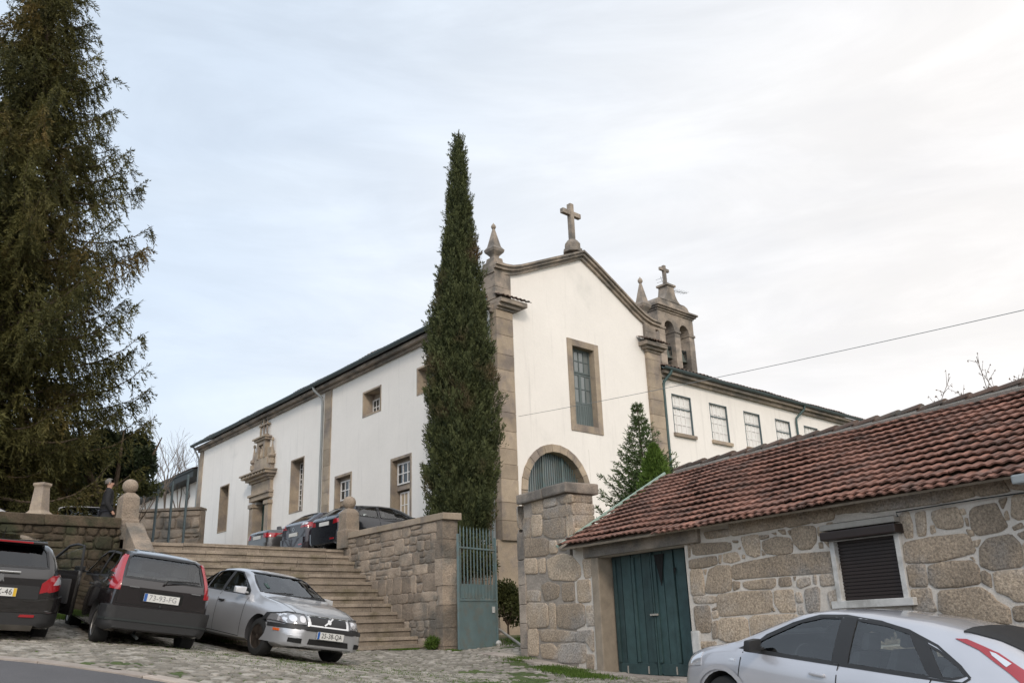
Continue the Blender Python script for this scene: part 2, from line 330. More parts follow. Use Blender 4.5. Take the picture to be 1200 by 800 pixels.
def smooth_noise(X, Y, s, seed):
    rg = np.random.default_rng(seed); g = rg.uniform(0, 1, (200, 200)); x = (X/s) % 199; y = (Y/s) % 199
    i, j = x.astype(int), y.astype(int); fx, fy = x-i, y-j; fx = fx*fx*(3-2*fx); fy = fy*fy*(3-2*fy)
    return (g[j, i]*(1-fx)+g[j, i+1]*fx)*(1-fy)+(g[j+1, i]*(1-fx)+g[j+1, i+1]*fx)*fy
def M_cobble():
    m = bpy.data.materials.new('granite_setts'); m.use_nodes = True; t = m.node_tree; L = t.links.new; b = t.nodes['Principled BSDF']; b.inputs['Roughness'].default_value = .85
    a = N(t, 'ShaderNodeAttribute'); a.attribute_name = 'Col'
    cr_ = N(t, 'ShaderNodeValToRGB'); L(a.outputs['Fac'], cr_.inputs[0]); e = cr_.color_ramp.elements
    e[0].position = 0; e[0].color = (.035, .055, .012, 1); e[1].position = 1; e[1].color = (.36, .33, .285, 1)
    for p, c in ((.16, (.065, .09, .022, 1)), (.24, (.105, .095, .07, 1)), (.34, (.14, .125, .10, 1)), (.7, (.24, .215, .18, 1))): q = e.new(p); q.color = c
    n = N(t, 'ShaderNodeTexNoise'); n.inputs['Scale'].default_value = 40; tc = N(t, 'ShaderNodeTexCoord'); L(tc.outputs['Object'], n.inputs['Vector'])
    r = N(t, 'ShaderNodeMapRange'); L(n.outputs['Fac'], r.inputs[0]); r.inputs[3].default_value = .65; r.inputs[4].default_value = 1.35
    x = N(t, 'ShaderNodeVectorMath', operation='SCALE'); L(cr_.outputs[0], x.inputs[0]); L(r.outputs[0], x.inputs['Scale']); L(x.outputs[0], b.inputs['Base Color'])
    bp = N(t, 'ShaderNodeBump'); bp.inputs['Distance'].default_value = .006; L(n.outputs['Fac'], bp.inputs['Height']); L(bp.outputs[0], b.inputs['Normal'])
    return m
_cx = np.arange(-13, 7.5, .032); _cy = np.arange(6.4, 22.3, .032); _X, _Y = np.meshgrid(_cx, _cy)
_e, _t, _h = cobble_fields(_X, _Y)
_gn = smooth_noise(_X+40, _Y+40, .35, 5)*.6+smooth_noise(_X+40, _Y+40, 1.6, 6)*.6
_joint = np.clip(_e/.30, 0, 1)
_cobz = (1-(1-_joint)**2)*.042+_h*1.4+smooth_noise(_X+40, _Y+40, .8, 8)*.02
_tone = np.where(_joint > .42, .36+.6*_t, np.where(_gn > .52, .05+.1*_t, .22+.08*_t))
_tone = np.where((_gn > .90), .03+.14*_t, _tone)
M['cobble'] = M_cobble()
def _ckeep(cx, cy): return (kside(cx, cy) > .0)
cob = grid_mesh('cobbled_pavement', _cx, _cy, lambda x, y: gh_np(x, y)-.048+_cobz, M['cobble'], keep=_ckeep, col=_tone); lab(cob, kind='structure')
# asphalt road sheet and its flush edging stones
rd = MB(); nseg = 60
for i in range(nseg):
    for j in range(10):
        q = []
        for a, b in ((i, j), (i+1, j), (i+1, j+1), (i, j+1)):
            p = K0+kd*(-24+a*.8)-kn*(.13+b*.9); p.z = gh(p.x, p.y)-.005; q.append(p)
        rd.add(q, [(0, 1, 2, 3)])
lab(rd.build('road', M['asphalt'], smooth=40), kind='structure')
kb = MB(); s = -22.0
while s < 14:
    l = random.uniform(.6, 1.3); q = []
    for z in (-.15, .018):
        for a, b in ((s, -.13), (s+l-.012, -.13), (s+l-.012, .06), (s, .06)):
            p = K0+kd*a+kn*b; p.z = gh(p.x, p.y)+z; q.append(p)
    kb.box8(q, random.random()); s += l
lab(kb.build('kerb', M['kerb'], bevel=.008), kind='structure')
# terrace (upper ground) as one sheet
tp = [T.w(-5.45, 0), T.w(0, 0), S.w(.05, 0), S.w(-3.2, 0), Vector((-2.3, 24.6, 0)), A.w(-.05, 0), B.w(27.2, 0), Vector((-16, 60, 0)), Vector((40, 300, 0)), Vector((-400, 300, 0)), Vector((-400, -60, 0)), T.w(-40, 0)]
tr = MB(); vs = [Vector((p.x, p.y, ZT-.012+.03*max(0, min(40, (p-RP).xy.dot(S.d.xy))))) for p in tp]; tr.add(vs, [tuple(range(len(vs)))])
lab(tr.build('terrace', M['terrace']), kind='structure')

# ============================================================ masonry generator
def softcorner(p, k):
    q = []; L = len(p)
    for i in range(L):
        a, b, c = p[i-1], p[i], p[(i+1) % L]
        for t in (k, 0, -k):
            if t > 0: q.append((b[0]+(a[0]-b[0])*t, b[1]+(a[1]-b[1])*t))
            elif t < 0: q.append((b[0]-(c[0]-b[0])*t, b[1]-(c[1]-b[1])*t))
            else: q.append((b[0]*.88+(a[0]+c[0])*.06, b[1]*.88+(a[1]+c[1])*.06))
    return q
def stone(mb, pts, wf, h=.035, gap=.0, col=None, rnd=2, m=0):
    """pts: (u,z) polygon; wf(u,z,out)->world. A chipped, softly domed block standing out of the mortar."""
    p = softcorner(pts, .12 if rnd < 2 else .17); n = len(p); cx = sum(a for a, b in p)/n; cz = sum(b for a, b in p)/n
    R = max(min(max(a for a, b in p)-min(a for a, b in p), max(b for a, b in p)-min(b for a, b in p))/2, .02)
    def ring(ins, o, j):
        k = max(0, 1-ins/R); return [wf(cx+(a-cx)*k+random.uniform(-j, j), cz+(b-cz)*k+random.uniform(-j, j), o+random.uniform(-j, j)*.7) for a, b in p]
    c = random.random() if col is None else col
    if h < .034 and R > .10: ex = 1+.013/R; p = [(cx+(a-cx)*ex, cz+(b-cz)*ex) for a, b in p]
    h2 = h*random.uniform(.7, 1.25)
    vs = ring(gap, -.03, 0)+ring(gap, h2*.45, .003)+ring(gap+.010, h2*.85, .003)+ring(gap+.032, h2, .004)+[wf(cx, cz, h2*1.0)]
    fs = [(r*n+i, r*n+(i+1) % n, (r+1)*n+(i+1) % n, (r+1)*n+i) for r in range(3) for i in range(n)]+[(3*n+i, 3*n+(i+1) % n, 4*n) for i in range(n)]
    mb.add(vs, fs, c, m)
def rubble(mb, wf, u0, u1, z0, z1, h=(.2, .42), l=(.28, .85), gap=.02, relief=.035, holes=(), jit=.03, split=.35, ztop=None, m=0, rnd=1):
    z = z0
    while z < z1-.05:
        hh = random.uniform(*h)
        if z+hh > z1-h[0]*.6: hh = z1-z
        u = u0
        while u < u1-.03:
            ll = random.uniform(*l)
            if u+ll > u1-l[0]*.6: ll = u1-u
            cells = [(u, z, u+ll, z+hh)]
            if random.random() < split and hh > .24:
                zz = z+hh*random.uniform(.35, .65)
                if ll > .5 and random.random() < .5: uu = u+ll*random.uniform(.4, .6); cells = [(u, z, uu, zz), (uu, z, u+ll, zz), (u, zz, u+ll, z+hh)]
                else: cells = [(u, z, u+ll, zz), (u, zz, u+ll, z+hh)]
            for a, b, c, d in cells:
                mu, mz = (a+c)/2, (b+d)/2
                if any(x0-.02 < mu < x1+.02 and y0-.02 < mz < y1+.02 for x0, x1, y0, y1 in holes): continue
                if ztop and mz > ztop(mu)-.06: continue
                J = lambda: random.uniform(-jit, jit)
                g = gap/2
                P = [(a+g+abs(J()), b+g+abs(J())*.6), ((a+c)/2+J(), b+g+J()*.3), (c-g-abs(J()), b+g+abs(J())*.6), (c-g-abs(J())*.3, (b+d)/2+J()), (c-g-abs(J()), d-g-abs(J())*.6), ((a+c)/2+J(), d-g+J()*.3), (a+g+abs(J()), d-g-abs(J())*.6), (a+g+abs(J())*.3, (b+d)/2)]
                if ztop: P = [(x, min(y, ztop(x)-.01)) for x, y in P]
                stone(mb, P, wf, relief, rnd=rnd, m=m)
            u += ll
        z += hh
def blockstack(mb, fr, u0, u1, z0, z1, o0, o1, h=(.45, .75), gap=.006, j=.004):
    z = z0
    while z < z1-.01:
        hh = random.uniform(*h)
        if z+hh > z1-.25: hh = z1-z
        mb.fbox(fr, u0, u1, z, z+hh-gap, o0, o1, random.random(), j=j); z += hh
def wall_holes(mb, fr, u0, u1, z0, z1, holes, th=.5, c=.5, o=0):
    us = sorted({u0, u1, *[h[0] for h in holes], *[h[1] for h in holes]}); zs = sorted({z0, z1, *[h[2] for h in holes], *[h[3] for h in holes]})
    us = [u for u in us if u0 <= u <= u1]; zs = [z for z in zs if z0 <= z <= z1]
    solid = lambda i, j: 0 <= i < len(us)-1 and 0 <= j < len(zs)-1 and not any(h[0] < (us[i]+us[i+1])/2 < h[1] and h[2] < (zs[j]+zs[j+1])/2 < h[3] for h in holes)
    for i in range(len(us)-1):
        for j in range(len(zs)-1):
            if not solid(i, j): continue
            a, b, cc, d = us[i], us[i+1], zs[j], zs[j+1]
            for oo in (o, o-th): mb.add([fr.w(a, cc, oo), fr.w(b, cc, oo), fr.w(b, d, oo), fr.w(a, d, oo)], [(0, 1, 2, 3)], c)
            for di, dj, e in ((-1, 0, ((a, cc), (a, d))), (1, 0, ((b, cc), (b, d))), (0, -1, ((a, cc), (b, cc))), (0, 1, ((a, d), (b, d)))):
                if not solid(i+di, j+dj):
                    (p, q), (r, s_) = e; mb.add([fr.w(p, q, o), fr.w(r, s_, o), fr.w(r, s_, o-th), fr.w(p, q, o-th)], [(0, 1, 2, 3)], c)
def ringbox(mb, fr, u0, u1, z0, z1, w, o0, o1, c=.5, bottom=True, j=0, wb=None):
    wb = w if wb is None else wb; e = .004
    mb.fbox(fr, u0, u0+w, z0, z1, o0, o1, random.random(), j=j); mb.fbox(fr, u1-w, u1, z0, z1, o0, o1, random.random(), j=j)
    mb.fbox(fr, u0+w, u1-w, z1-w, z1, o0, o1-e, random.random(), j=j)
    if bottom: mb.fbox(fr, u0+w, u1-w, z0, z0+wb, o0, o1-e, random.random(), j=j)
def sash(parent, fr, u0, u1, z0, z1, out, nx, nz, fw=.05, bar=.025, fm=None, gm=None, name='window', depth=.05, lab_=None):
    """a glazed window: frame with glazing bars (part) and its pane (sub-part)"""
    f = MB(); ringbox(f, fr, u0, u1, z0, z1, fw, out-depth, out)
    for i in range(1, nx):
        u = u0+fw+(u1-u0-2*fw)*i/nx; f.fbox(fr, u-bar/2, u+bar/2, z0+fw, z1-fw, out-depth*.7, out-.006)
    for i in range(1, nz):
        z = z0+fw+(z1-z0-2*fw)*i/nz; f.fbox(fr, u0+fw, u1-fw, z-bar/2, z+bar/2, out-depth*.7, out-.009)
    fo = f.build(name, fm or M['framewhite'], parent)
    p = MB()
    for i in range(nx):
        for k in range(nz):
            a = u0+fw*.8+(u1-u0-1.6*fw)*i/nx; b = u0+fw*.8+(u1-u0-1.6*fw)*(i+1)/nx; c = z0+fw*.8+(z1-z0-1.6*fw)*k/nz; d = z0+fw*.8+(z1-z0-1.6*fw)*(k+1)/nz
            t = [random.uniform(-.004, .004) for _ in range(4)]
            p.add([fr.w(a, c, out-.03+t[0]), fr.w(b, c, out-.03+t[1]), fr.w(b, d, out-.03+t[2]), fr.w(a, d, out-.03+t[3])], [(0, 1, 2, 3)])
    p.build('pane', gm or M['pane'], fo)
    return fo

def tile_roof(mb, O, du, dv, L, D, tw=.22, course=.36, amp=.022, step=.022, seg=6, tone=None):
    """rows of interlocking clay tiles. O eave corner, du along the eave, dv up the slope"""
    n = du.cross(dv).normalized();
    if n.z < 0: n = -n
    nu, nv = max(1, int(L/tw)), max(1, int(round(D/course)))
    tw = L/nu; course = D/nv
    for j in range(nv):
        sag = random.uniform(-.006, .006)
        for i in range(nu):
            c = min(1, max(0, random.gauss(.5, .22))) if random.random() > .05 else random.choice((0, 1, 1))
            wv = .016*math.sin(i*tw*1.1+j*.25)+.010*math.sin(i*tw*2.9-j*.6)
            if random.random() < .03: c = random.choice((1.5, 1.3, -.35))
            lift = wv+random.uniform(0, .008)+(.012 if random.random() < .02 else 0); sh = random.uniform(-.012, .012); vs = []
            for r, (v, zz) in enumerate(((0, step), (course*1.06, .0))):
                for k in range(seg+1):
                    ph = k/seg; h = amp*(math.sin(math.pi*min(1, ph/.62)) if ph < .62 else -.55*math.sin(math.pi*(ph-.62)/.38))
                    vs.append(O+du*((i+ph*1.03)*tw)+dv*(j*course+v+sh*(1-r))+n*(h+zz+wv*r+lift*(1-r)+sag))
            m_ = seg+1
            fs = [(k, k+1, m_+k+1, m_+k) for k in range(seg)]
            b = len(vs)
            for k in range(seg+1): vs.append(vs[k]-n*.022)
            fs += [(b+k, b+k+1, k+1, k) for k in range(seg)]
            mb.add(vs, fs, c)
# ============================================================ CHURCH
ch = empty('church', A.w(0, ZT-2.2), 'white plastered church with gabled granite trimmed front and twin arch belfry', 'church')
# --- walls
sideholes = [(7.23, 8.67, 8.2, 9.25), (3.23, 4.67, 8.2, 9.25), (9.44, 10.87, 2.3, 6.2), (5.02, 6.46, 2.3, 6.18), (13.78, 15.12, 5.17, 7.57), (22.4, 23.65, 5.2, 7.62), (17.4, 18.8, 2.3, 6.2)]
w = MB(); wall_holes(w, B, .3, 27.0, 1.0, 10.4, sideholes, .5)
w.build('side_wall', M['plaster'], ch)
af = (2.62, 4.22)   # arch centre
w = MB(); wall_holes(w, A, .4, 8.5, 2.6, 10.55, [(3.45, 5.09, 6.46, 9.83), (.98, 4.27, 2.6, 5.87)], .5)
w.prism(A, [(.4, 10.55), (8.5, 10.55), (8.5, 11.1), (7.95, 11.3), (4.43, 13.2), (.75, 11.65), (.4, 11.6)], 0, -.5)
R_ = 1.64; seg = 14
for k in range(seg):     # spandrels over the arch
    a0, a1 = math.pi*k/seg, math.pi*(k+1)/seg
    p = [(af[0]+R_*math.cos(a), af[1]+R_*math.sin(a)) for a in (a0, a1)]
    w.prism(A, [p[0], (p[0][0], 5.872), (p[1][0], 5.872), p[1]], -.001, -.5)
w.fbox(A, .4, .98, .0, 2.6, -.5, 0); w.fbox(A, 4.27, 8.5, 0, 2.6, -.5, 0)
w.build('front_wall', M['plaster'], ch)
# --- plinth
p = MB(); rubble(p, A.w, -.14, .97, -.1, 2.62, h=(.38, .6), l=(.5, 1.1), gap=.01, relief=.02, split=0, jit=.008)
p.fbox(A, -.13, .97, -.15, 2.6, -.3, .05)
p.build('plinth', M['trim'], ch)
# --- pilasters on the front
for nm, u0, u1, ztop in (('pilaster', .0, .74, 10.1), ('pilaster', 7.84, 8.62, 10.12)):
    p = MB(); blockstack(p, A, u0, u1, 2.6 if u0 < 1 else -.2, ztop, -.6, .14); p.build(nm, M['trim'], ch, bevel=.012)
# --- caps with cornice and little tiled roofs, attic blocks, cornices above
def cap(u0, u1, left):
    c = MB(); zb = 10.1
    for k, (e, z0, z1) in enumerate(((.05, 0, .09), (.16, .09, .2), (.28, .2, .36))): c.fbox(A, u0-e*(0 if left else 1.2), u1+e*(1.6 if left else .7), zb+z0, zb+z1, -.6, .14+e, random.random())
    co = c.build('cap_cornice', M['trimdark'], ch, bevel=.015)
    t = MB(); e = .36
    a, b = (u0-.05, u1+.55) if left else (u0-.45, u1+.3)
    tile_roof(t, A.w(a, zb+.37, .14+e), A.d, (A.n*-1+Vector((0, 0, .42))).normalized(), b-a, .5, tw=.17, course=.25, amp=.03)
    t.build('cap_tile', M['tile2'], co)
cap(0, .74, True); cap(7.84, 8.62, False)
for u0, u1 in ((.02, .74), (7.86, 8.55)):
    c = MB(); blockstack(c, A, u0, u1, 10.5, 11.46, -.62, .10, h=(.4, .6)); c.build('attic_block', M['trimdark'], ch, bevel=.012)
# --- raking cornice (curved flares at both ends)
def rake(pts, name):
    c = MB()
    for i in range(len(pts)-1):
        (a, b), (d, e) = pts[i], pts[i+1]
        for (lo, hi, o) in ((-.02, .11, .10), (.11, .22, .20), (.22, .30, .27)):
            c.prism(A, [(a, b+lo), (d-.004, e+lo), (d-.004, e+hi), (a, b+hi)], -.5, o, random.random())
    c.build(name, M['trimdark'], ch)
rake([(-.02, 11.46), (.35, 11.47), (.74, 11.52), (1.1, 11.64), (1.6, 11.86), (2.2, 12.13), (2.9, 12.44), (3.65, 12.77), (4.43, 13.12)], 'raking_cornice')
rake([(4.43, 13.12), (5.1, 12.80), (5.9, 12.36), (6.7, 11.92), (7.3, 11.58), (7.8, 11.34), (8.25, 11.22), (8.8, 11.2)], 'raking_cornice')
# --- finials: base, bulb, pyramid, ball
def finial(u, z, out, s=1.0, wd=1.0):
    f = MB(); o = A.w(u, z, out); k = math.pi/4+math.radians(90-47.07)
    f.lathe(o, [(r_*s*wd, z_*s) for r_, z_ in ((.42, 0), (.42, .18), (.30, .20), (.27, .42), (.15, .47), (.17, .55), (.33, .72), (.36, .84), (.25, .98), (.235, 1.02), (.05, 1.85), (.04, 1.88))], 4, .5, rot=k)
    f.lathe(o+Vector((0, 0, 1.84*s)), [(.03*s, 0), (.09*s, .05*s), (.115*s, .12*s), (.09*s, .2*s), (.03*s, .27*s), (.008, .32*s)], 12, .6)
    f.build('finial', M['trimdark'], ch, bevel=.012)
finial(.30, 11.74, -.2, .79, 1.28); finial(8.28, 11.45, -.25, .94, 1.12)
def cross(name, fr, u, z, out, H, Wd, t, base, parent, m='trimdark'):
    c = MB()
    c.fbox(fr, u-t, u+t, z+base, z+H, out-t, out+t, .5); c.fbox(fr, u-Wd/2, u+Wd/2, z+H*.80-t, z+H*.80+t, out-t*.85, out+t*.85, .6)
    c.lathe(fr.w(u, z-.05, out), [(base*.75, 0), (base*.75, base*.25), (base*.62, base*.3), (base*.62, base*.7), (base*.4, base*1.0), (t*1.3, base*1.12)], 8, .3, rot=.4)
    return c.build(name, M[m], parent, bevel=.012)
cross('stone_cross', A, 4.18, 13.38, -.1, 2.0, .98, .095, .5, ch)
# --- front window: granite surround, green casements
s = MB(); ringbox(s, A, 3.45, 5.09, 6.46, 9.83, .25, -.45, .035, j=.003); sur = s.build('window_surround', M['trim'], ch, bevel=.008)
sash(sur, A, 3.70, 4.84, 8.68, 9.58, -.22, 4, 2, .06, .03, M['framegreen'], M['paneblue'], 'transom_window')
for a, b in ((3.70, 4.27), (4.27, 4.84)):
    sash(sur, A, a, b, 7.55, 8.66, -.22, 2, 2, .06, .03, M['framegreen'], M['paneblue'], 'casement_window')
q = MB()
for a, b in ((3.70, 4.265), (4.275, 4.84)):
    q.fbox(A, a, b, 6.7, 7.54, -.27, -.215); 
    for k in range(5): q.fbox(A, a+.05+k*.1, a+.11+k*.1, 6.76, 7.48, -.22, -.205)
q.build('lower_panel', M['framegreen'], sur)
# --- arched doorway with grille
s = MB(); Ri = 1.38
for k in range(13):
    a0, a1 = math.pi*k/13+.004, math.pi*(k+1)/13-.004
    s.prism(A, [(af[0]+r*math.cos(a), af[1]+r*math.sin(a)) for r, a in ((Ri, a0), (R_, a0), (R_, a1), (Ri, a1))], -.45, .04, random.random())
blockstack(s, A, af[0]-R_, af[0]-Ri, -.1, af[1]-.01, -.45, .04); blockstack(s, A, af[0]+Ri, af[0]+R_, -.1, af[1]-.01, -.45, .04)
so_ = s.build('arch_surround', M['trim'], ch, bevel=.006)
g = MB(); pts = [(af[0]+Ri*math.cos(math.pi*k/24), af[1]+Ri*math.sin(math.pi*k/24)) for k in range(25)]+[(af[0]-Ri, 0), (af[0]+Ri, 0)]
g.prism(A, pts, -.40, -.36); g.build('arch_glass', M['paneblue'], so_)
g = MB()
for k in range(27):
    x = -Ri+.05+k*(2*Ri-.1)/26; h = math.sqrt(max(Ri*Ri-x*x, 0))
    wd = .014 if k % 9 else .035
    g.fbox(A, af[0]+x-wd, af[0]+x+wd, .1, af[1]+h-.01, -.25-wd, -.25+wd)
for z in (.3, 2.1, 4.1): g.fbox(A, af[0]-Ri+.01, af[0]+Ri-.01, z, z+.05, -.29, -.27)
g.build('arch_grille', M['gate'], so_)
# --- side wall: eaves, gutter, pipes, strips
e = MB()
for k in range(34):
    u0 = .0+k*.8; e.fbox(B, u0, u0+.796, 10.02, 10.14, -.1, .12, random.random()); e.fbox(B, u0, u0+.796, 10.142, 10.28, -.1, .30, random.random())
e.build('eaves_cornice', M['trimdark'], ch, bevel=.01)
def gutter(fr, u0, u1, z, out, r, parent):
    g = MB(); n = 8; vs = []; L = 2
    for u in (u0, u1):
        for k in range(n+1):
            a = math.pi+math.pi*k/n; vs.append(fr.w(u, z+r*math.sin(a), out+r*math.cos(a)))
        for k in range(n, -1, -1):
            a = math.pi+math.pi*k/n; vs.append(fr.w(u, z+(r-.012)*math.sin(a), out+(r-.012)*math.cos(a)))
    m_ = 2*(n+1); g.add(vs, [(k, (k+1) % m_, m_+(k+1) % m_, m_+k) for k in range(m_)]+[tuple(range(m_)), tuple(range(2*m_-1, m_-1, -1))])
    return g.build('gutter', M['gutter'], parent, smooth=50)
gutter(B, -.1, 27.3, 10.40, .44, .115, ch)
def pipe(pts, r, m, parent, name='downpipe'):
    g = MB(); g.tube(pts, r, 10); return g.build(name, M[m], parent, smooth=50)
pipe([B.w(12.35, 10.3, .42), B.w(12.3, 10.15, .40), B.w(12.08, 9.8, .12), B.w(12.06, 9.6, .08), B.w(12.06, ZT, .08)], .055, 'pipe', ch)
pipe([B.w(.15, 10.3, .40), B.w(.15, 10.0, .1), B.w(.15, 9.8, .09), B.w(.15, .3, .09)], .055, 'pipe', ch)
pipe([B.w(27.1, 10.3, .42), B.w(27.05, 9.7, .1), B.w(27.05, 9.3, .05), B.w(27.05, ZT, .05)], .05, 'pipe', ch)
for u0, u1 in ((11.33, 11.93), (26.5, 27.03)):
    p = MB(); blockstack(p, B, u0, u1, ZT, 10.02, -.1, .045); p.build('stone_strip', M['trim'], ch, bevel=.006)
# --- side windows
def reveal(u0, u1, z0, z1, d=.45, w_=.07, bottom=True, parent=ch, hd='trim'):
    s = MB(); ringbox(s, B, u0-.0, u1, z0, z1, w_, -d, .02, bottom=bottom, j=.002); return s.build('window_surround', M[hd], parent, bevel=.005)
for (a, b, c, d) in sideholes[:2]:
    r = reveal(a, b, c, d, .48); s = MB(); s.fbox(B, a+.07, b-.07, c+.07, d-.07, -.48, -.44); s.build('inner_stone', M['trimdark'], r)
    sash(r, B, a+.12, b-.10, c+.1, d-.30, -.39, 5, 2, .05, .035)
a, b, c, d = sideholes[4]
r = reveal(a, b, c, d, .48, .06); sash(r, B, a+.08, b-.06, c+.1, d-.10, -.40, 5, 9, .05, .035)
a, b, c, d = sideholes[5]
r = reveal(a, b, c, d, .48, .06); s = MB(); blockstack(s, B, a+.06, b-.06, c+.06, d-.06, -.44, -.40, (.7, 1.2)); s.build('blocked_stone', M['trimdark'], r)
for (a, b, c, d) in sideholes[2:4]:
    r = reveal(a, b, ZT, d, .48, .10, bottom=False)
    s = MB(); s.fbox(B, a+.10, b-.10, 4.98, d-.10, -.46, -.20); s.build('stone_band', M['trim'], r)
    sash(r, B, a+.16, b-.22, 5.18, 5.96, -.155, 3, 2, .05, .035)
    for x0, x1 in ((a+.13, (a+b)/2-.03), ((a+b)/2-.03, b-.19)):
        sash(r, B, x0, x1, ZT+.1, 4.92, -.30, 2, 6, .055, .03, M['framewhite'], M['panebeige'], 'glazed_door')
# --- side portal
dr = MB()
for u0, u1 in ((17.0, 17.42), (18.78, 19.2)):
    dr.fbox(B, u0-.05, u1+.05, ZT, 2.75, -.3, .24, .4); dr.fbox(B, u0, u1, 2.75, 5.9, -.3, .18, .6); dr.fbox(B, u0-.06, u1+.06, 5.9, 6.08, -.3, .24, .4)
dr.fbox(B, 16.95, 19.25, 6.2, 6.42, -.3, .2, .5); dr.fbox(B, 16.9, 19.3, 6.42, 6.52, -.3, .28, .6)
dr.fbox(B, 17.0, 19.2, 6.52, 7.05, -.1, .14, .7)
for k, (e_, z0, z1) in enumerate(((.10, 7.05, 7.15), (.25, 7.15, 7.27), (.42, 7.27, 7.40), (.50, 7.40, 7.47))): dr.fbox(B, 17.0-e_*.8, 19.2+e_*.8, z0, z1, -.1, .14+e_, random.random())
for k in range(7): dr.fbox(B, 16.95+k*.34, 17.1+k*.34, 7.28, 7.39, .5, .60, .3)
por = dr.build('portal', M['trim'], ch, bevel=.012)
pc = MB()
pc.fbox(B, 16.95, 19.25, 7.47, 7.8, -.05, .2, .5); pc.fbox(B, 17.35, 18.85, 7.8, 8.15, -.05, .2, .6)
ring = []
pc.fbox(B, 17.62, 17.82, 8.15, 9.0, -.05, .24, .6); pc.fbox(B, 18.38, 18.58, 8.15, 9.0, -.05, .24, .6); pc.fbox(B, 17.82, 18.38, 8.15, 9.0, -.05, .08, .2); pc.fbox(B, 17.82, 18.38, 8.82, 9.0, .08, .24, .5)
pc.fbox(B, 17.45, 18.75, 9.0, 9.1, -.05, .32, .5); pc.fbox(B, 17.38, 18.82, 9.1, 9.17, -.05, .4, .5)
pc.lathe(B.w(18.1, 8.17, .13), [(.1, 0), (.13, .1), (.1, .3), (.12, .42), (.05, .47), (.07, .55), (.02, .62)], 8, .9)
for u in (17.6, 18.6):    # scrolls
    for k in range(7): a = k/7*math.pi*.5; pc.fbox(B, (u-.25-.4*math.sin(a)) if u < 18 else (u+.13+.4*math.sin(a)), (u-.13-.4*math.sin(a)) if u < 18 else (u+.25+.4*math.sin(a)), 7.8, 7.8+.75*math.cos(a)+.05, -.05, .16, .5)
def smallfin(u, z, s): pc.lathe(B.w(u, z, .12), [(.2*s, 0), (.2*s, .25*s), (.1*s, .3*s), (.22*s, .42*s), (.2*s, .55*s), (.1*s, .6*s), (.03*s, 1.25*s), (.08*s, 1.3*s), (.08*s, 1.4*s), (.01, 1.48*s)], 8, .6)
smallfin(17.0, 7.75, .85); smallfin(19.12, 7.75, .85)
for u in (17.72, 18.1, 18.48): pc.lathe(B.w(u, 9.17, .12), [(.10, 0), (.10, .1), (.05, .13), (.045, .55), (.09, .6), (.05, .64), (.02, .85), (.05, .9), (.01, .97)], 8, .5)
pc.fbox(B, 17.6, 18.6, 9.75, 9.82, .0, .2, .5); pc.lathe(B.w(18.1, 9.82, .12), [(.06, 0), (.08, .12), (.02, .3)], 8, .5)
pc.build('portal_crest', M['trim'], por, bevel=.008)
d = MB(); d.fbox(B, 17.42, 18.78, ZT, 6.2, -.34, -.3)
for k in range(6):
    for x0, x1 in ((17.5, 18.04), (18.14, 18.70)): d.fbox(B, x0, x1, ZT+.15+k*.65, ZT+.65+k*.65, -.3, -.27)
d.build('portal_door', M['doorgreen'], por, bevel=.008)
# --- main roof (nave) behind the gable
rf = MB(); ap = A.w(4.43, 12.95, -.3); 
rl = 26.6; NU = (A.n*-1)
tile_roof(rf, B.w(.25, 10.44, .40), B.d, ((A.d*4.0+Vector((0, 0, 2.35))).normalized()), 27.0, 4.6, tw=.24, course=.5, amp=.04)
a_, b_, c_ = A.w(4.43, 12.85, -.45), A.w(8.6, 10.9, -.45), B.d*26.5
rf.add([a_, b_, b_+c_, a_+c_], [(0, 1, 2, 3)])
a2 = B.w(.3, 10.36, .3); rf.add([a2, a_, a_+c_, a2+c_], [(0, 1, 2, 3)])
rf.build('nave_roof', M['tile2'], ch)
bk = MB(); bk.add([B.w(27, 1, 0), B.w(27, 1, 0)+A.d*8.5, B.w(27, 10.4, 0)+A.d*8.5, B.w(27, 12.9, 0)+A.d*4.4, B.w(27, 10.4, 0)], [(0, 1, 2, 3, 4)]); bk.add([A.w(8.5, 0, -.5), A.w(8.5, 10.8, -.5), A.w(8.5, 10.8, -.5)+B.d*26.5, A.w(8.5, 0, -.5)+B.d*26.5], [(0, 1, 2, 3)])
bk.build('rear_wall', M['plaster'], ch)

# ============================================================ MONASTERY WING
wg = empty('monastery_wing', A.w(12, 0), 'long white two storey wing with multi pane windows right of the belfry', 'building')
wu = [9.36+2.52*k for k in range(7)]
hl = [(u, u+1.24, 7.10, 8.67) for u in wu]
w = MB(); wall_holes(w, A, 8.63, 26.5, -.5, 9.55, hl, .4, o=-.03)
w.fbox(A, 26.1, 26.5, -.5, 9.5, -8, -.43); w.build('wall', M['plaster'], wg)
for (a, b, c, d) in hl:
    f = sash(wg, A, a+.0, b, c, d, -.10, 4, 4, .035, .055, M['framewhite'], M['panelight'])
    k = MB(); ringbox(k, A, a-.012, b+.012, c-.0, d+.02, .035, -.16, -.022, bottom=False); k.fbox(A, a+.03, b-.03, c+1.02, c+1.065, -.1, -.085); k.build('window_edge', M['gutter'], f)
    k = MB(); k.fbox(A, a-.08, b+.1, c-.14, c-.0, -.3, .07, random.random()); k.build('sill', M['trim'], f, bevel=.01)
e = MB()
for k in range(23):
    u0 = 8.65+k*.79; e.fbox(A, u0, u0+.786, 9.22, 9.36, -.3, .12, random.random()); e.fbox(A, u0, u0+.786, 9.362, 9.50, -.3, .28, random.random())
e.build('eaves_cornice', M['trimdark'], wg, bevel=.01)
gutter(A, 8.5, 26.9, 9.58, .36, .095, wg)
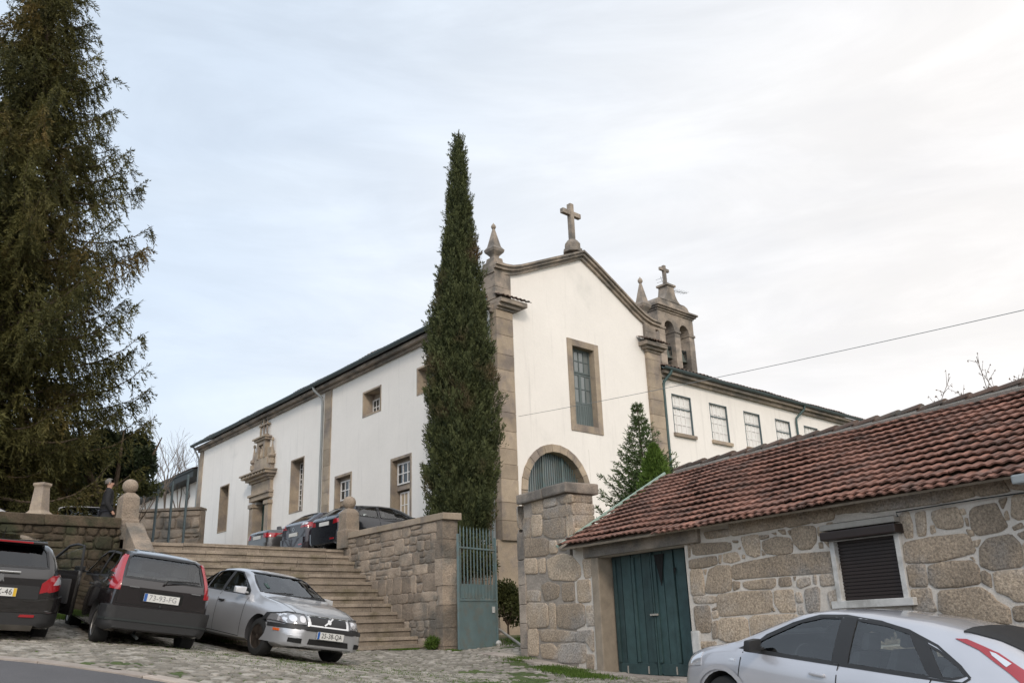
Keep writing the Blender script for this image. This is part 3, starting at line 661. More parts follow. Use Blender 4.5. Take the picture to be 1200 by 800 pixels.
pipe([A.w(8.98, 9.5, .36), A.w(8.98, 9.40, .34), A.w(8.80, 9.05, .09), A.w(8.78, 8.9, .06), A.w(8.78, 0, .06)], .06, 'pipegreen', wg)
pipe([A.w(19.05, 9.5, .36), A.w(19.05, 9.35, .33), A.w(18.66, 8.9, .07), A.w(18.66, 8.7, .05), A.w(18.66, 0, .05)], .05, 'pipegreen', wg)
rf = MB(); tile_roof(rf, A.w(8.6, 9.60, .40), A.d, (A.n*-1+Vector((0, 0, .40))).normalized(), 18.2, 4.3, tw=.24, course=.42, amp=.04)
a_ = A.w(8.6, 9.5, .2); b_ = A.w(8.6, 11.1, -3.9); c_ = A.d*18; rf.add([a_, b_, b_+c_, a_+c_], [(0, 1, 2, 3)]); d_ = A.w(8.6, 9.5, -8); rf.add([b_, d_, d_+c_, b_+c_], [(0, 1, 2, 3)])
rf.build('roof', M['tile2'], wg)

# ============================================================ BELFRY (part of the church)
bt = MB(); bo0, bo1 = -1.75, -1.0
ua, ub = 10.25, 12.72; zb, zt = 9.6, 12.75
cs = (10.98, 12.02); ri = .33; zs = 12.05
def pier(u0, u1, z0, z1): blockstack(bt, A, u0, u1, z0, z1, bo0, bo1, (.3, .5))
pier(ua, cs[0]-ri, zb, zs); pier(cs[0]+ri, cs[1]-ri, zb, zs); pier(cs[1]+ri, ub, zb, zs)
for x0, x1 in ((ua-.04, cs[0]-ri+.03), (cs[0]+ri-.03, cs[1]-ri+.03), (cs[1]+ri-.03, ub+.04)): bt.fbox(A, x0, x1, zs-.12, zs-.02, bo0-.04, bo1+.04, .3)
lim = [(ua, (cs[0]+cs[1])/2), ((cs[0]+cs[1])/2, ub)]
for c0, (l0, l1) in zip(cs, lim):
    for k in range(12):
        a0, a1 = math.pi*k/12, math.pi*(k+1)/12; p = [(c0+ri*math.cos(a), zs+ri*math.sin(a)) for a in (a0, a1)]
        bt.prism(A, [p[0], (p[0][0], zt), (p[1][0], zt), p[1]], bo0, bo1, .5)
    bt.fbox(A, l0, c0-ri, zs, zt, bo0, bo1, .6); bt.fbox(A, c0+ri, l1, zs, zt, bo0, bo1, .4)
bt.fbox(A, ua, ub, 8.8, zb, bo0, bo1, .5)
bf = bt.build('belfry', M['trimdark'], ch)
k = MB()
for e_, z0, z1 in ((.05, 0, .08), (.13, .08, .16), (.2, .16, .24)): k.fbox(A, ua-e_, ub+e_, zt+z0, zt+z1, bo0-e_, bo1+e_, random.random())
k.build('cornice', M['trimdark'], bf, bevel=.012)
cz = zt+.24; cmid = (ua+ub)/2
prof = [(ua+.05, cz), (ub-.05, cz)]+[(ub-.05-.02*i, cz+.15+.28*math.sin(i/6*math.pi)) for i in range(0, 7)]
pr = [(ub-.05, cz), (ub-.04, cz+.18), (ub-.14, cz+.34), (ub-.34, cz+.42), (ub-.52, cz+.36), (ub-.62, cz+.40), (cmid+.42, cz+.55), (cmid+.30, cz+.75), (cmid+.24, cz+1.0), (cmid+.22, cz+1.15)]
pl_ = [(2*cmid-a, b) for a, b in reversed(pr)]
k = MB(); allp = pl_+list(reversed(pr)); 
for i in range(len(pr)-1):      # mirrored strips, one convex quad each
    (a, b), (c2, d2) = pr[i], pr[i+1]
    k.prism(A, [(2*cmid-a, b), (a, b), (c2, d2), (2*cmid-c2, d2)], bo0+.15, bo1-.1, .5)
k.fbox(A, cmid-.32, cmid+.32, cz+1.15, cz+1.24, bo0+.1, bo1-.05, .4)
k.build('crest', M['trimdark'], bf)
cross('belfry_cross', A, cmid, cz+1.2, -1.37, 1.02, .62, .07, .18, bf)
for i, c0 in enumerate(cs):
    t_ = empty('bell', A.w(c0, 11.2, -1.35), ('bronze bell in the left arch of the belfry', 'bronze bell in the right arch of the belfry')[i], 'bell', 'bells hanging in the belfry')
    b = MB(); b.lathe(A.w(c0, 10.72, -1.35), [(.30, 0), (.285, .03), (.22, .12), (.17, .3), (.15, .42), (.10, .48), (.03, .50)], 18); b.lathe(A.w(c0, 10.68, -1.35), [(.04, 0), (.05, .04), (.02, .08)], 8); b.build('bell_body', M['bronze'], t_, smooth=50)
    b = MB(); b.fbox(A, c0-.36, c0+.36, 11.22, 11.34, -1.42, -1.28); b.fbox(A, c0-.05, c0+.05, 11.15, 11.5, -1.40, -1.30); b.fbox(A, c0+.2, c0+.24, 10.9, 11.3, -1.2, -1.16); b.build('yoke', M['rust'], t_)
# TV antenna behind the belfry
at = empty('tv_antenna', A.w(13.1, 11.6, -2.4), 'thin aluminium television aerial behind the belfry crest', 'antenna')
k = MB(); m0 = A.w(12.55, 10.8, -2.2); m1 = A.w(12.55, 14.85, -2.2); k.tube([m0, m1], .018, 6); k.build('mast', M['pipe'], at)
k = MB(); bo = A.w(12.5, 14.6, -2.2); ax = (A.d*1.0+Vector((0, 0, .12))).normalized(); k.tube([bo-ax*.1, bo+ax*1.75], .014, 6)
for i in range(9): p_ = bo+ax*(.15+i*.19); h_ = .28-.012*i; k.tube([p_-A.n*h_, p_+A.n*h_], .008, 5)
for s_ in (-1, 1):
    for i in range(4):
        p_ = bo+ax*(.1-i*.03)+Vector((0, 0, s_*(.12+i*.13)))-ax*(i*.06); k.tube([p_-A.n*.3, p_+A.n*.3], .008, 5)
    k.tube([bo+ax*.1, bo-ax*.2+Vector((0, 0, s_*.6))], .01, 5)
k.build('boom', M['pipe'], at)

# ============================================================ GARAGE with tiled roof
gr = empty('stone_garage', G.w(-3, -.9), 'granite rubble garage with red clay tile roof', 'garage')
raw = {'D': (780, 620, 6.6667), 'A': (860, 560, 6.6667), 'B': (1020, 540, 6.6667), 'C': (1050, 640, 8.0)}
ST = [('D', '185,110 500,95 510,160 420,185 205,205'), ('D', '170,235 385,200 400,270 300,300 175,310'), ('D', '402,200 428,195 425,265 405,268'), ('D', '437,190 550,172 580,240 500,265 440,255'),
('D', '585,65 650,50 715,45 725,120 722,200 680,212 625,190 600,130'), ('D', '717,45 795,38 800,65 735,82'), ('D', '755,95 850,60 950,68 975,110 970,180 860,195 785,185 755,140'), ('D', '740,155 775,195 745,205'),
('D', '185,320 275,310 290,420 298,505 195,515'), ('D', '200,520 380,515 390,575 215,580'), ('D', '285,312 315,308 300,362'), ('D', '330,320 390,285 480,285 500,300 502,470 430,492 320,495 302,470'),
('D', '590,410 800,378 850,380 850,440 820,465 640,470 595,450'), ('D', '875,375 965,365 980,440 890,450 870,430'), ('D', '985,365 1010,362 1000,405'), ('D', '1015,400 1060,370 1115,372 1125,430 1040,462 1012,440'),
('D', '1140,355 1165,350 1172,430 1145,425'), ('D', '400,515 560,490 790,480 805,500 810,640 640,658 430,675 410,640'), ('D', '840,480 980,472 995,560 1005,640 890,645 845,580'), ('D', '820,590 850,635 830,645'),
('D', '1000,490 1045,490 1068,570 1015,575'), ('D', '1075,475 1190,450 1190,640 1100,645'), ('D', '1020,595 1050,585 1078,660 1025,665'), ('D', '345,640 405,625 405,690 355,700'), ('D', '350,615 400,595 398,620 355,635'),
('D', '410,700 620,690 640,870 480,880 405,850'), ('D', '655,675 1000,665 1020,700 1010,860 680,880'), ('D', '510,85 560,85 555,105 520,103'), ('D', '551,150 580,130 575,160'), ('D', '585,200 610,195 612,225 590,228'), ('D', '160,110 188,118 185,215 168,222'), ('D', '285,20 490,-10 505,50 310,78'), ('D', '512,400 575,405 570,460 518,478'), ('D', '215,605 330,595 345,700 340,800 235,800 220,700'), ('D', '350,720 400,705 402,850 355,860'),
('A', '-30,320 150,290 300,270 350,320 385,375 200,410 -20,445'), ('A', '320,275 430,255 535,245 565,290 590,345 410,380'), ('A', '545,240 700,200 740,230 775,280 760,320 610,350'), ('A', '710,195 880,165 940,200 980,265 860,275 790,285'), ('A', '890,165 1050,135 1190,115 1195,240 990,262'),
('A', '445,400 500,380 600,375 625,395 630,490 590,545 510,552 465,510 445,450'), ('A', '640,380 685,370 675,470 640,440'), ('A', '690,400 720,345 765,340 780,440 790,540 740,545 690,490'), ('A', '330,405 390,395 400,440 370,440'), ('A', '280,430 320,420 325,445'), ('A', '650,500 685,495 690,550 655,550'), ('A', '410,410 435,405 430,450'),
('B', '215,420 245,390 290,390 325,500 325,600 265,605 225,500'), ('B', '335,400 420,385 430,500 425,585 360,590'), ('B', '455,500 490,495 505,555 460,570'), ('B', '480,400 560,375 660,365 705,460 700,510 590,527 520,515 480,450'), ('B', '680,375 720,365 742,410 710,425'), ('B', '725,440 750,440 762,510 740,505'), ('B', '735,530 790,535 808,580 760,590'),
('B', '265,640 450,600 735,570 795,710 650,750 500,785 275,790'), ('B', '770,400 800,365 880,345 965,330 1010,420 1055,505 1000,545 830,575 785,520'), ('B', '785,620 860,605 830,670 795,670'), ('B', '985,300 1065,280 1025,385'), ('B', '1035,400 1060,380 1080,460 1040,465'), ('B', '1100,270 1300,262 1300,430 1150,455 1095,430'), ('B', '1095,510 1170,475 1195,515 1110,545'), ('B', '1130,570 1230,530 1300,540 1290,600 1180,612'),
('B', '765,750 790,745 815,790'), ('B', '0,250 200,220 455,190 500,250 520,325 350,350 190,370 0,400'), ('B', '470,190 590,165 710,150 765,200 800,270 680,295 555,320'), ('B', '730,150 860,125 1000,110 1040,170 1070,235 840,270'), ('B', '1020,110 1300,80 1300,225 1090,215'), ('B', '1170,640 1300,620 1300,860 1200,840'),
('C', '95,185 250,165 285,330 270,370 125,370'), ('C', '300,190 400,155 540,140 680,135 745,190 770,340 560,375 370,380 320,340'), ('C', '785,230 820,220 880,260 890,390 790,340'), ('C', '905,260 950,235 1300,220 1300,500 1100,510 1040,460 930,420'), ('C', '130,410 310,395 325,500 370,605 150,600'), ('C', '400,420 600,400 780,385 880,450 930,510 1040,570 1060,720 800,700 410,620'), ('C', '1070,560 1300,540 1300,700 1100,710')]
PXS = [[(860, 662), (885, 656), (917, 650.5), (979, 646), (979.5, 669.5), (935, 672.5), (884, 676), (861, 678)], [(958.5, 672.5), (984, 671), (985.5, 684.5), (960, 687.5)], [(967.5, 693.5), (987, 689), (990, 702), (981, 713), (972, 713)],
       [(1147, 643), (1155, 631.5), (1182, 626), (1192.5, 636), (1197.5, 662.5), (1161, 667), (1148, 662)]]
polys = []
for k, s_ in ST:
    ox, oy, sc = raw[k]; polys.append([(ox+float(a.split(',')[0])/sc, oy+float(a.split(',')[1])/sc) for a in s_.split()])
polys += PXS
wm = MB()
for p in polys:
    q = [G.uv(x, y, .03) for x, y in p]
    q = [((-5.065 if a > -5.6 else -6.155), b) if (-6.15 < a < -5.07 and .1 < b < 1.1) else (a, b) for a, b in q]
    small = max(a for a, b in q)-min(a for a, b in q) < .18
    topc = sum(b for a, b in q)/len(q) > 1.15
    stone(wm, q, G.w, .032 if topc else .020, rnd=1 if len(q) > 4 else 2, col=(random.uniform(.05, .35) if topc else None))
# regular courses where the car hides the wall and out of frame
rubble(wm, G.w, -8.6, -2.9, -1.7, -.55, relief=.02); rubble(wm, G.w, -8.6, -5.1, -.55, -.13, relief=.02)
rubble(wm, G.w, -12.5, -8.62, -1.7, -.13, relief=.02); rubble(wm, G.w, -12.5, -8.12, -.13, 1.42, relief=.02)
rubble(wm, G.w, -2.75, -2.25, -1.0, -.25, h=(.3, .5), l=(.3, .5), relief=.03)
wm.build('wall_stone', M['granite'], gr, smooth=50)
# backing with openings, painted mortar
bkm = MB(); wall_holes(bkm, G, -12.6, .83, -1.8, 1.46, [(-2.23, .05, -.81, 1.21), (-6.09, -5.14, .2, 1.22)], .45, o=0)
bkm.build('wall_mortar', M['mortar'], gr)
q = MB(); q.fbox(G, -12.6, -12.2, -1.8, 1.5, -4.0, -.46); q.fbox(G, .5, .83, -1.0, 1.3, -2.9, -.46); q.fbox(G, -12.6, .83, -1.8, 1.4, -5.3, -5.0)
q.build('rear_walls', M['granite2'], gr)
q = MB(); q.fbox(G, -2.62, .42, 1.215, 1.50, -.4, .075, .25); q.build('door_lintel', M['trimdark'], gr, bevel=.02)
q = MB(); q.fbox(G, .045, .25, -.9, 1.21, -.4, .035, .75, j=.006); q.build('door_jamb', M['wood'], gr, bevel=.02)
q = MB(); q.fbox(G, -2.42, -2.24, -.62, -.10, -.3, .05, .9, j=.01); q.build('painted_jamb_stone', M['concrete'], gr, bevel=.03)
# double teal door with boards and panels
gd = MB(); gd.fbox(G, -2.23, .04, -.82, 1.21, -.34, -.30)
u = -2.2
for k in range(8):
    wd = .262; gd.fbox(G, u+.006, u+wd-.006, -.78, 1.2, -.30, -.272 if k % 2 else -.262, random.random()); u += .279
for a, b in ((-2.15, -1.2), (-1.05, -.1)): gd.fbox(G, a, b, -.80, -.62, -.27, -.245, .5)
for x in (-2.17, -1.62, -1.17, -1.03, -.6, -.08): gd.fbox(G, x-.035, x+.035, -.6, 1.15, -.27, -.240, random.random())
gd.fbox(G, -1.125, -1.095, -.8, 1.2, -.3, -.225, .7)
gdo = gd.build('garage_door', M['teal'], gr, bevel=.005)
hd = MB()
for x in (-1.55, -.85, -.3): hd = MB(); hd.fbox(G, x, x+.02, -.78, -.66, -.245, -.23); hd.build('bolt', M['concrete2'], gdo)
hd = MB(); hd.fbox(G, -1.2, -1.02, .15, .18, -.235, -.2); hd.build('latch', M['concrete2'], gdo)
q = MB(); q.prism(G, [(-1.45, 1.15), (-1.38, .82), (-1.34, .62), (-1.28, .85), (-1.2, 1.15)], -.245, -.236); q.prism(G, [(-1.72, .9), (-1.70, .80), (-1.69, .76), (-1.67, .9)], -.245, -.236); q.build('broken_board', M['black'], gdo)
# shuttered window
wn = MB(); ringbox(wn, G, -6.14, -5.08, .17, 1.05, .075, -.2, .05, bottom=False); wn.fbox(G, -6.22, -5.02, .12, .215, -.2, .10, .5)
wno = wn.build('window_frame', M['concrete'], gr, bevel=.008)
q = MB(); q.fbox(G, -6.17, -5.02, 1.12, 1.20, -.1, .13, .5); q.build('window_lintel', M['concrete2'], wno, bevel=.015)
q = MB()
for k in range(19): 
    z = .22+k*.045; q.prism(G, [(-6.06, z), (-5.16, z), (-5.16, z+.04), (-6.06, z+.04)], -.06, -.032, .5); q.fbox(G, -6.06, -5.16, z+.006, z+.032, -.032, -.024, .5)
q.fbox(G, -6.10, -5.12, .2, 1.1, -.12, -.06); q.build('roller_shutter', M['shutter'], wno)
q = MB(); q.fbox(G, -6.20, -5.05, .985, 1.10, -.02, .19, .5); q.build('shutter_box', M['shutter'], wno, bevel=.02)
# roof
rv = (G.n*-2.75+Vector((0, 0, 1.5))); rD = rv.length+.12; rvn = rv.normalized()
rf = MB(); tile_roof(rf, G.w(-12.8, 1.45, .34), G.d, rvn, 12.8+.82, rD, tw=.155, course=.225, amp=.013, step=.044, seg=6)
# slipped lowest course
tile_roof(rf, G.w(-12.8, 1.415, .40), G.d, rvn, 12.8-1.9, .24, tw=.155, course=.24, amp=.016, step=.03, seg=6)
rfo = rf.build('tile_roof', M['tile'], gr)
q = MB(); a_ = G.w(-12.8, 1.39, .30); b_ = a_+rvn*(rD+.05); c_ = G.d*(12.8+.80); n_ = rvn.cross(G.d).normalized(); n_ = n_ if n_.z > 0 else -n_
q.box8([a_, a_+c_, b_+c_, b_, a_+n_*.03, a_+c_+n_*.03, b_+c_+n_*.03, b_+n_*.03]); 
rg = G.w(-12.8, 1.39, .30)+rv; e2 = rg-G.n*2.75-Vector((0, 0, 1.5)); q.box8([rg, rg+c_, e2+c_, e2, rg+Vector((0, 0, .04)), rg+c_+Vector((0, 0, .04)), e2+c_+Vector((0, 0, .04)), e2+Vector((0, 0, .04))])
q.build('roof_deck', M['wood'], gr)
q = MB(); q.prism(G, [(.79, -1), (.83, -1), (.83, 1.3), (.79, 1.3)], -2.9, -.46)
tri = [G.w(.80, 1.42, .2), G.w(.80, 1.42, -5.2), G.w(.80, 2.86, -2.45)]; q.add(tri+[p-G.d*.1 for p in tri], [(0, 1, 2), (5, 4, 3), (0, 3, 4, 1), (1, 4, 5, 2), (2, 5, 3, 0)]); q.build('gable_end', M['granite2'], gr)
q = MB()
s0 = G.w(-12.8, 1.50, .34)+rvn*(rD-.02)
nr = 33
for k in range(nr):
    p0 = s0+G.d*(k*13.2/nr); p1 = p0+G.d*(13.2/nr+.05); n = 6; vs = []
    jz = random.uniform(-.012, .012)
    for pp, lift, rr in ((p0, .035, .115), (p1, .0, .10)):
        for i in range(n+1):
            a = math.pi*i/n; vs.append(pp+G.n*(rr*math.cos(a))+Vector((0, 0, rr*math.sin(a)*.75+lift-.03+jz)))
    q.add(vs, [(i, i+1, n+2+i, n+1+i) for i in range(n)]+[tuple(range(n+1))], random.random()*.6)
q.build('ridge_tile', M['tile2'], gr)
q = MB(); q.tube([s0-Vector((0, 0, .045)), s0+G.d*13.2-Vector((0, 0, .045))], .10, 8, c=.3); q.build('ridge_mortar', M['concrete2'], gr)
q = MB(); a_ = G.w(.81, 1.44, .36); b_ = a_+rvn*(rD+.04); up_ = n_*.05; dd = G.d*.04
q.box8([a_, a_+dd, b_+dd, b_, a_+up_, a_+dd+up_, b_+dd+up_, b_+up_]); q.build('verge_flashing', M['flash'], gr, bevel=.006)
q = MB(); x0 = G.uv(1186, 556, .45)[0]; gg = MB(); q.fbox(G, -12.6, x0, 1.30, 1.40, .34, .50); q.build('eaves_gutter', M['pipe'], gr, bevel=.02)
q = MB(); pts = [G.w(*G.uv(1052, 605, .06), .06), G.w(*G.uv(1050, 600, .06), .06), G.w(*G.uv(1100, 592, .06), .06), G.w(*G.uv(1150, 584, .06), .06), G.w(*G.uv(1200, 577, .06), .06), G.w(-12, 1.2, .06)]
q.tube(pts, .008, 6); q.build('wall_cable', M['rust'], gr)
q = MB(); 
for k in range(16): 
    a0 = -2.9+k*.42; p = [G.w(a0, 0, .05), G.w(a0+.41, 0, .05), G.w(a0+.41, 0, .42), G.w(a0, 0, .42)]
    q.box8([Vector((v.x, v.y, gh(v.x, v.y)-.1)) for v in p]+[Vector((v.x, v.y, gh(v.x, v.y)+.035)) for v in p], random.random())
lab(q.build('gutter_stone', M['kerb'], bevel=.008), kind='structure')

# ============================================================ GATE PIER beside the garage
pe = empty('gate_pier', G.w(1.7, -.6), 'tall square granite gate pier with a projecting cap joined to the garage', 'pillar')
PP = ['145,185 225,165 230,265 155,275', '232,162 340,148 345,212 240,236', '347,150 460,122 465,190 370,205', '235,250 440,205 462,290 240,320', '240,335 400,300 408,460 300,470 240,440', '415,300 468,285 470,430 420,450', '145,290 225,290 225,440 150,455',
      '85,470 270,475 275,600 90,620', '285,490 340,490 345,580 290,590', '360,480 420,490 415,560 370,560', '195,640 250,625 252,735 205,740', '265,640 350,600 400,590 460,610 520,680 525,760 480,800 290,790', '85,630 185,630 190,745 95,745', '540,640 610,620 610,770 560,775', '80,315 140,310 140,460 82,465']
P3 = ['610,420 640,405 680,420 675,465 625,480', '690,415 735,405 740,475 695,480', '750,400 800,395 805,480 755,485', '670,495 775,490 782,570 740,590 675,580', '555,485 635,490 638,580 560,585', '640,490 665,495 668,585 645,585', '785,500 815,500 818,570 790,575', '605,595 640,590 740,600 735,635 615,635', '560,590 597,590 600,690 560,690', '608,650 650,645 672,665 670,705 615,700', '675,650 780,640 785,720 680,720', '785,690 815,690 815,745 790,745', '745,600 812,590 815,680 790,640 750,636', '555,440 605,440 605,480 555,480']
pm = MB()
for lst, ox, oy, sc in ((PP, 600, 560, 6.6667), (P3, 450, 560, 3.3333)):
    for s_ in lst:
        q = [G.uv(ox+float(a.split(',')[0])/sc, oy+float(a.split(',')[1])/sc, .03) for a in s_.split()]
        stone(pm, q, G.w, .022, rnd=1)
FS = Fr(G.w(.93, 0, 0), 57.3)   # right flank of the pier, perpendicular to the garage wall
FS.n = -G.d; FS.d = -G.n
rubble(pm, FS.w, 0, .62, 1.6, 2.5, h=(.22, .3), l=(.4, .7), gap=.012, relief=.03, split=.1)
LS = Fr(G.w(2.75, 0, 0), 57.3); LS.n = G.d; LS.d = -G.n
rubble(pm, LS.w, 0, .62, -.8, 2.5, h=(.3, .45), l=(.4, .7), gap=.012, relief=.03, split=.1)
pm.build('pier_stone', M['granite'], pe, smooth=50)
q = MB(); q.fbox(G, .93, 2.5, -1.0, 2.5, -.62, 0.0); q.fbox(G, .84, .925, -1.0, 1.3, -.6, 0.0); q.fbox(G, 2.5, 2.75, -1.0, 1.92, -.62, -.02); q.build('pier_core', M['mortar2'], pe)
q = MB(); blockstack(q, G, 2.50, 2.76, -.75, 1.93, -.3, .03, h=(.35, .6)); q.build('corner_stone', M['trimdark'], pe, bevel=.015)
q = MB(); q.fbox(G, .84, 1.65, 2.5, 2.71, -.74, .11, .2, j=.01); q.fbox(G, 1.655, 2.62, 2.5, 2.70, -.74, .11, .35, j=.012); q.build('cap_stone', M['trimdark'], pe, bevel=.035)

# ============================================================ STAIRS, flank wall, ball pillars
stp = MB(); NR = 14; run = 4.04; 
zf = -.50
for k in range(NR):
    z1 = ZT-.191*k; sfront = -(k*run/(NR-1)) ; sback = sfront+.9
    u = -5.44
    while u < -.02:
        l = random.uniform(.7, 2.0)
        if u+l > -.5: l = -.02-u
        jj = random.uniform(-.018, .014); f2 = S.d
        p = [T.w(u, 0)+S.d*(sfront+jj), T.w(u+l-.008, 0)+S.d*(sfront+jj), T.w(u+l-.008, 0)+S.d*sback, T.w(u, 0)+S.d*sback]
        zz = z1+random.uniform(-.012, .010)
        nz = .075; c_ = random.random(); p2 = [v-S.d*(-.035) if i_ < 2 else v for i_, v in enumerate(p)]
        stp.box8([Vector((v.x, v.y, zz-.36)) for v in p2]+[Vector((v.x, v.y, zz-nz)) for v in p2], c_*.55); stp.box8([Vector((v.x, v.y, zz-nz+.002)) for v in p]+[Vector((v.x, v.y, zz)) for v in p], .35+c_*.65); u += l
core = MB()
so2 = stp.build('stone_steps', M['step'], bevel=.018)
lab(so2, 'broad flight of fourteen worn granite steps rising to the church terrace', 'steps')
# flank wall (right), with coping
fw_ = empty('stair_flank_wall', S.w(-2.8, -.3), 'granite rubble wall with coping flanking the steps on the right', 'wall')
q = MB(); rubble(q, S.w, -4.48, .0, -.7, 2.5, h=(.22, .42), l=(.22, .65), gap=.012, relief=.03, split=.45, jit=.045)
ES = Fr(S.w(-4.74, 0, 0), 47.07); ES.d = A.d.copy(); ES.n = -S.d
blk = MB()
z = -.7
while z < 2.48:
    h_ = random.uniform(.38, .7); h_ = 2.5-z if z+h_ > 2.3 else h_
    q.fbox(S, -4.77, -4.50+random.uniform(-.08, .10), z, z+h_-.008, -.40, .035, random.random(), j=.006); z += h_
q.build('wall_stone', M['granite2'], fw_, smooth=50)
q = MB(); q.fbox(S, -4.72, .35, -.9, 2.5, -.38, 0); q.build('wall_core', M['mortar2'], fw_)
q = MB(); u = -4.86
for k in range(5):
    l = (.0-u)/ (5-k) if k < 4 else -.28-u; l = 1.0; q.fbox(S, u, min(u+l-.006, -.25), 2.5, 2.655, -.46, .07, random.random(), j=.005); u += l
q.build('coping_stone', M['trim'], fw_, bevel=.015)
def ball_pillar(c, z0, label, s=1.0, h=.78):
    t_ = empty('ball_pillar', Vector((c.x, c.y, z0)), label, 'pillar', 'pillars with stone balls at the stair head')
    k = rad(45+43)
    q = MB(); q.lathe((c.x, c.y, z0-.1), [(.34*s, 0), (.34*s, .5*s), (.31*s, .52*s), (.30*s, h*s), (.25*s, (h+.06)*s), (.16*s, (h+.13)*s), (.10*s, (h+.15)*s)], 4, .45, rot=k); q.build('post', M['granite2'], t_, bevel=.03)
    q = MB(); r = .19*s; q.lathe((c.x, c.y, z0-.1+(h+.12)*s), [(r*math.sin(math.pi*i/12)+.005, r-r*math.cos(math.pi*i/12)) for i in range(13)], 20, .6); q.build('ball', M['granite2'], t_, smooth=50)
cR = S.w(.0, 0, -.1); ball_pillar(cR, ZT+.12, 'ball topped granite pillar at the right of the steps, before the parked hatchback', .95, 1.0)
cL = T.w(-5.78, 0, -.2); ball_pillar(cL, ZT+.12, 'ball topped granite pillar at the left of the steps, near the man', .90, 1.08)
# left sloping parapet
q = MB(); PL = T.w(-5.75, 0)
for k in range(6):
    a0, a1 = -.25-k*.66, -.25-(k+1)*.66+.006
    z0, z1 = ZT+.55+a0*.66, ZT+.55+a1*.66
    v = [PL+S.d*a0-A.d*.2, PL+S.d*a0+A.d*.2, PL+S.d*a1+A.d*.2, PL+S.d*a1-A.d*.2]
    q.box8([Vector((p.x, p.y, -.6)) for p in v]+[Vector((v[0].x, v[0].y, z0)), Vector((v[1].x, v[1].y, z0)), Vector((v[2].x, v[2].y, z1)), Vector((v[3].x, v[3].y, z1))], random.random())
lab(q.build('sloping_parapet', M['granite2'], bevel=.02), 'sloping granite parapet flanking the steps on the left', 'parapet')
# left retaining wall, mossy
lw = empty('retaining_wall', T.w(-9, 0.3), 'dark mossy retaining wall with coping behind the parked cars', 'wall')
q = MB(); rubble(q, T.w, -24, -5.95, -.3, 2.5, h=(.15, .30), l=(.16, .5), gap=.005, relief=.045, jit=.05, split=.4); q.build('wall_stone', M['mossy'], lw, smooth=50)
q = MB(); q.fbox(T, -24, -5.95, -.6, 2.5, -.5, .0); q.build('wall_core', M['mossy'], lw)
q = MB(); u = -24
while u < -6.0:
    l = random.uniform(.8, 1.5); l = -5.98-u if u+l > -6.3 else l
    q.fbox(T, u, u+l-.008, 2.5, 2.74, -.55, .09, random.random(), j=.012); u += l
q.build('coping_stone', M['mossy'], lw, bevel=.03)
# wall closing the terrace over the gate court
q = MB(); P0, P1 = Vector((-2.3, 24.6, 0)), A.w(-.05, 0); 
S0 = S.w(-3.2, 0, -.40); X1 = Fr(S0, 0); X1.d = (P0-S0).normalized(); X1.n = Vector((X1.d.y, -X1.d.x, 0)); X1.o = S0
X2 = Fr(P0, 0); X2.d = (P1-P0).normalized(); X2.n = Vector((X2.d.y, -X2.d.x, 0)); X2.o = P0
q.fbox(X1, 0.3, (P0-S0).length, -.6, ZT+.2, -.3, 0); q.fbox(X2, .0, (P1-P0).length, -.6, ZT+.2, -.3, 0)
rubble(q, X2.w, 0, (P1-P0).length, -.3, ZT+.2, relief=.03); rubble(q, X1.w, .3, (P0-S0).length, -.3, ZT+.2, relief=.03)
lab(q.build('court_wall', M['granite2'], smooth=50), 'low granite retaining wall behind the gate bars', 'wall')

# ============================================================ IRON GATE
gl = Fr(S.w(-5.05, 0, -.30), 33); gl.d = Vector((math.sin(rad(33)), math.cos(rad(33)), 0)); gl.o = at_y(537.5, 762, 20.4); gl.o.z = 0; gl.n = Vector((gl.d.y, -gl.d.x, 0))
gt = empty('iron_gate', gl.w(0, -.4), 'teal painted iron gate leaf with spiked bars and solid lower panel', 'gate')
GW = 1.55; z0g, z1g = -.38, 2.1
q = MB()
for u in (0, GW-.05): q.fbox(gl, u, u+.05, z0g, z1g+.05, -.025, .025)
for z, h_ in ((z0g, .06), (z0g+1.04, .05), (z1g-.27, .04)): q.fbox(gl, .05, GW-.05, z, z+h_, -.02, .02)
q.build('frame', M['gate'], gt, bevel=.004)
q = MB(); q.fbox(gl, .05, GW-.05, z0g+.06, z0g+1.04, -.006, .006); q.build('lower_panel', M['gate'], gt)
q = MB(); nb = 11
for k in range(nb):
    u = .05+(GW-.1)*(k+.5)/nb
    q.fbox(gl, u-.011, u+.011, z0g+1.09, z1g+.16, -.010, .010)
    p = [gl.w(u-.011, z1g+.16, -.01), gl.w(u+.011, z1g+.16, -.01), gl.w(u+.011, z1g+.16, .01), gl.w(u-.011, z1g+.16, .01), gl.w(u, z1g+.26, 0)]
    q.add(p, [(0, 1, 4), (1, 2, 4), (2, 3, 4), (3, 0, 4)])
q.build('bars', M['gate'], gt)
q = MB()
for k in range(nb-1):
    u = .05+(GW-.1)*(k+1)/nb; q.fbox(gl, u-.035, u+.035, z0g+1.10, z0g+1.42, -.006, .006)
q.build('short_slats', M['gate'], gt)
q = MB(); q.fbox(gl, GW-.22, GW-.13, z0g+.78, z0g+.92, .006, .03); q.build('latch_plate', M['concrete'], gt)
q = MB(); hc = gl.w(GW-.05, z0g-.02, .05); q.lathe((hc.x, hc.y, gh(hc.x, hc.y)), [(.06, 0), (.08, .05), (.05, .1), (.01, .12)], 8); lab(q.build('door_stone', M['concrete']), 'small white stone propping the foot of the iron gate', 'stone')
# pole leaning across the court opening
q = MB(); a_ = at_y(585, 737, 22.2); b_ = at_y(613, 757, 20.5); q.tube([a_, b_], .03, 8); lab(q.build('fallen_pole', M['concrete2'], smooth=50), 'grey pole lying at a slant behind the gate', 'pole')
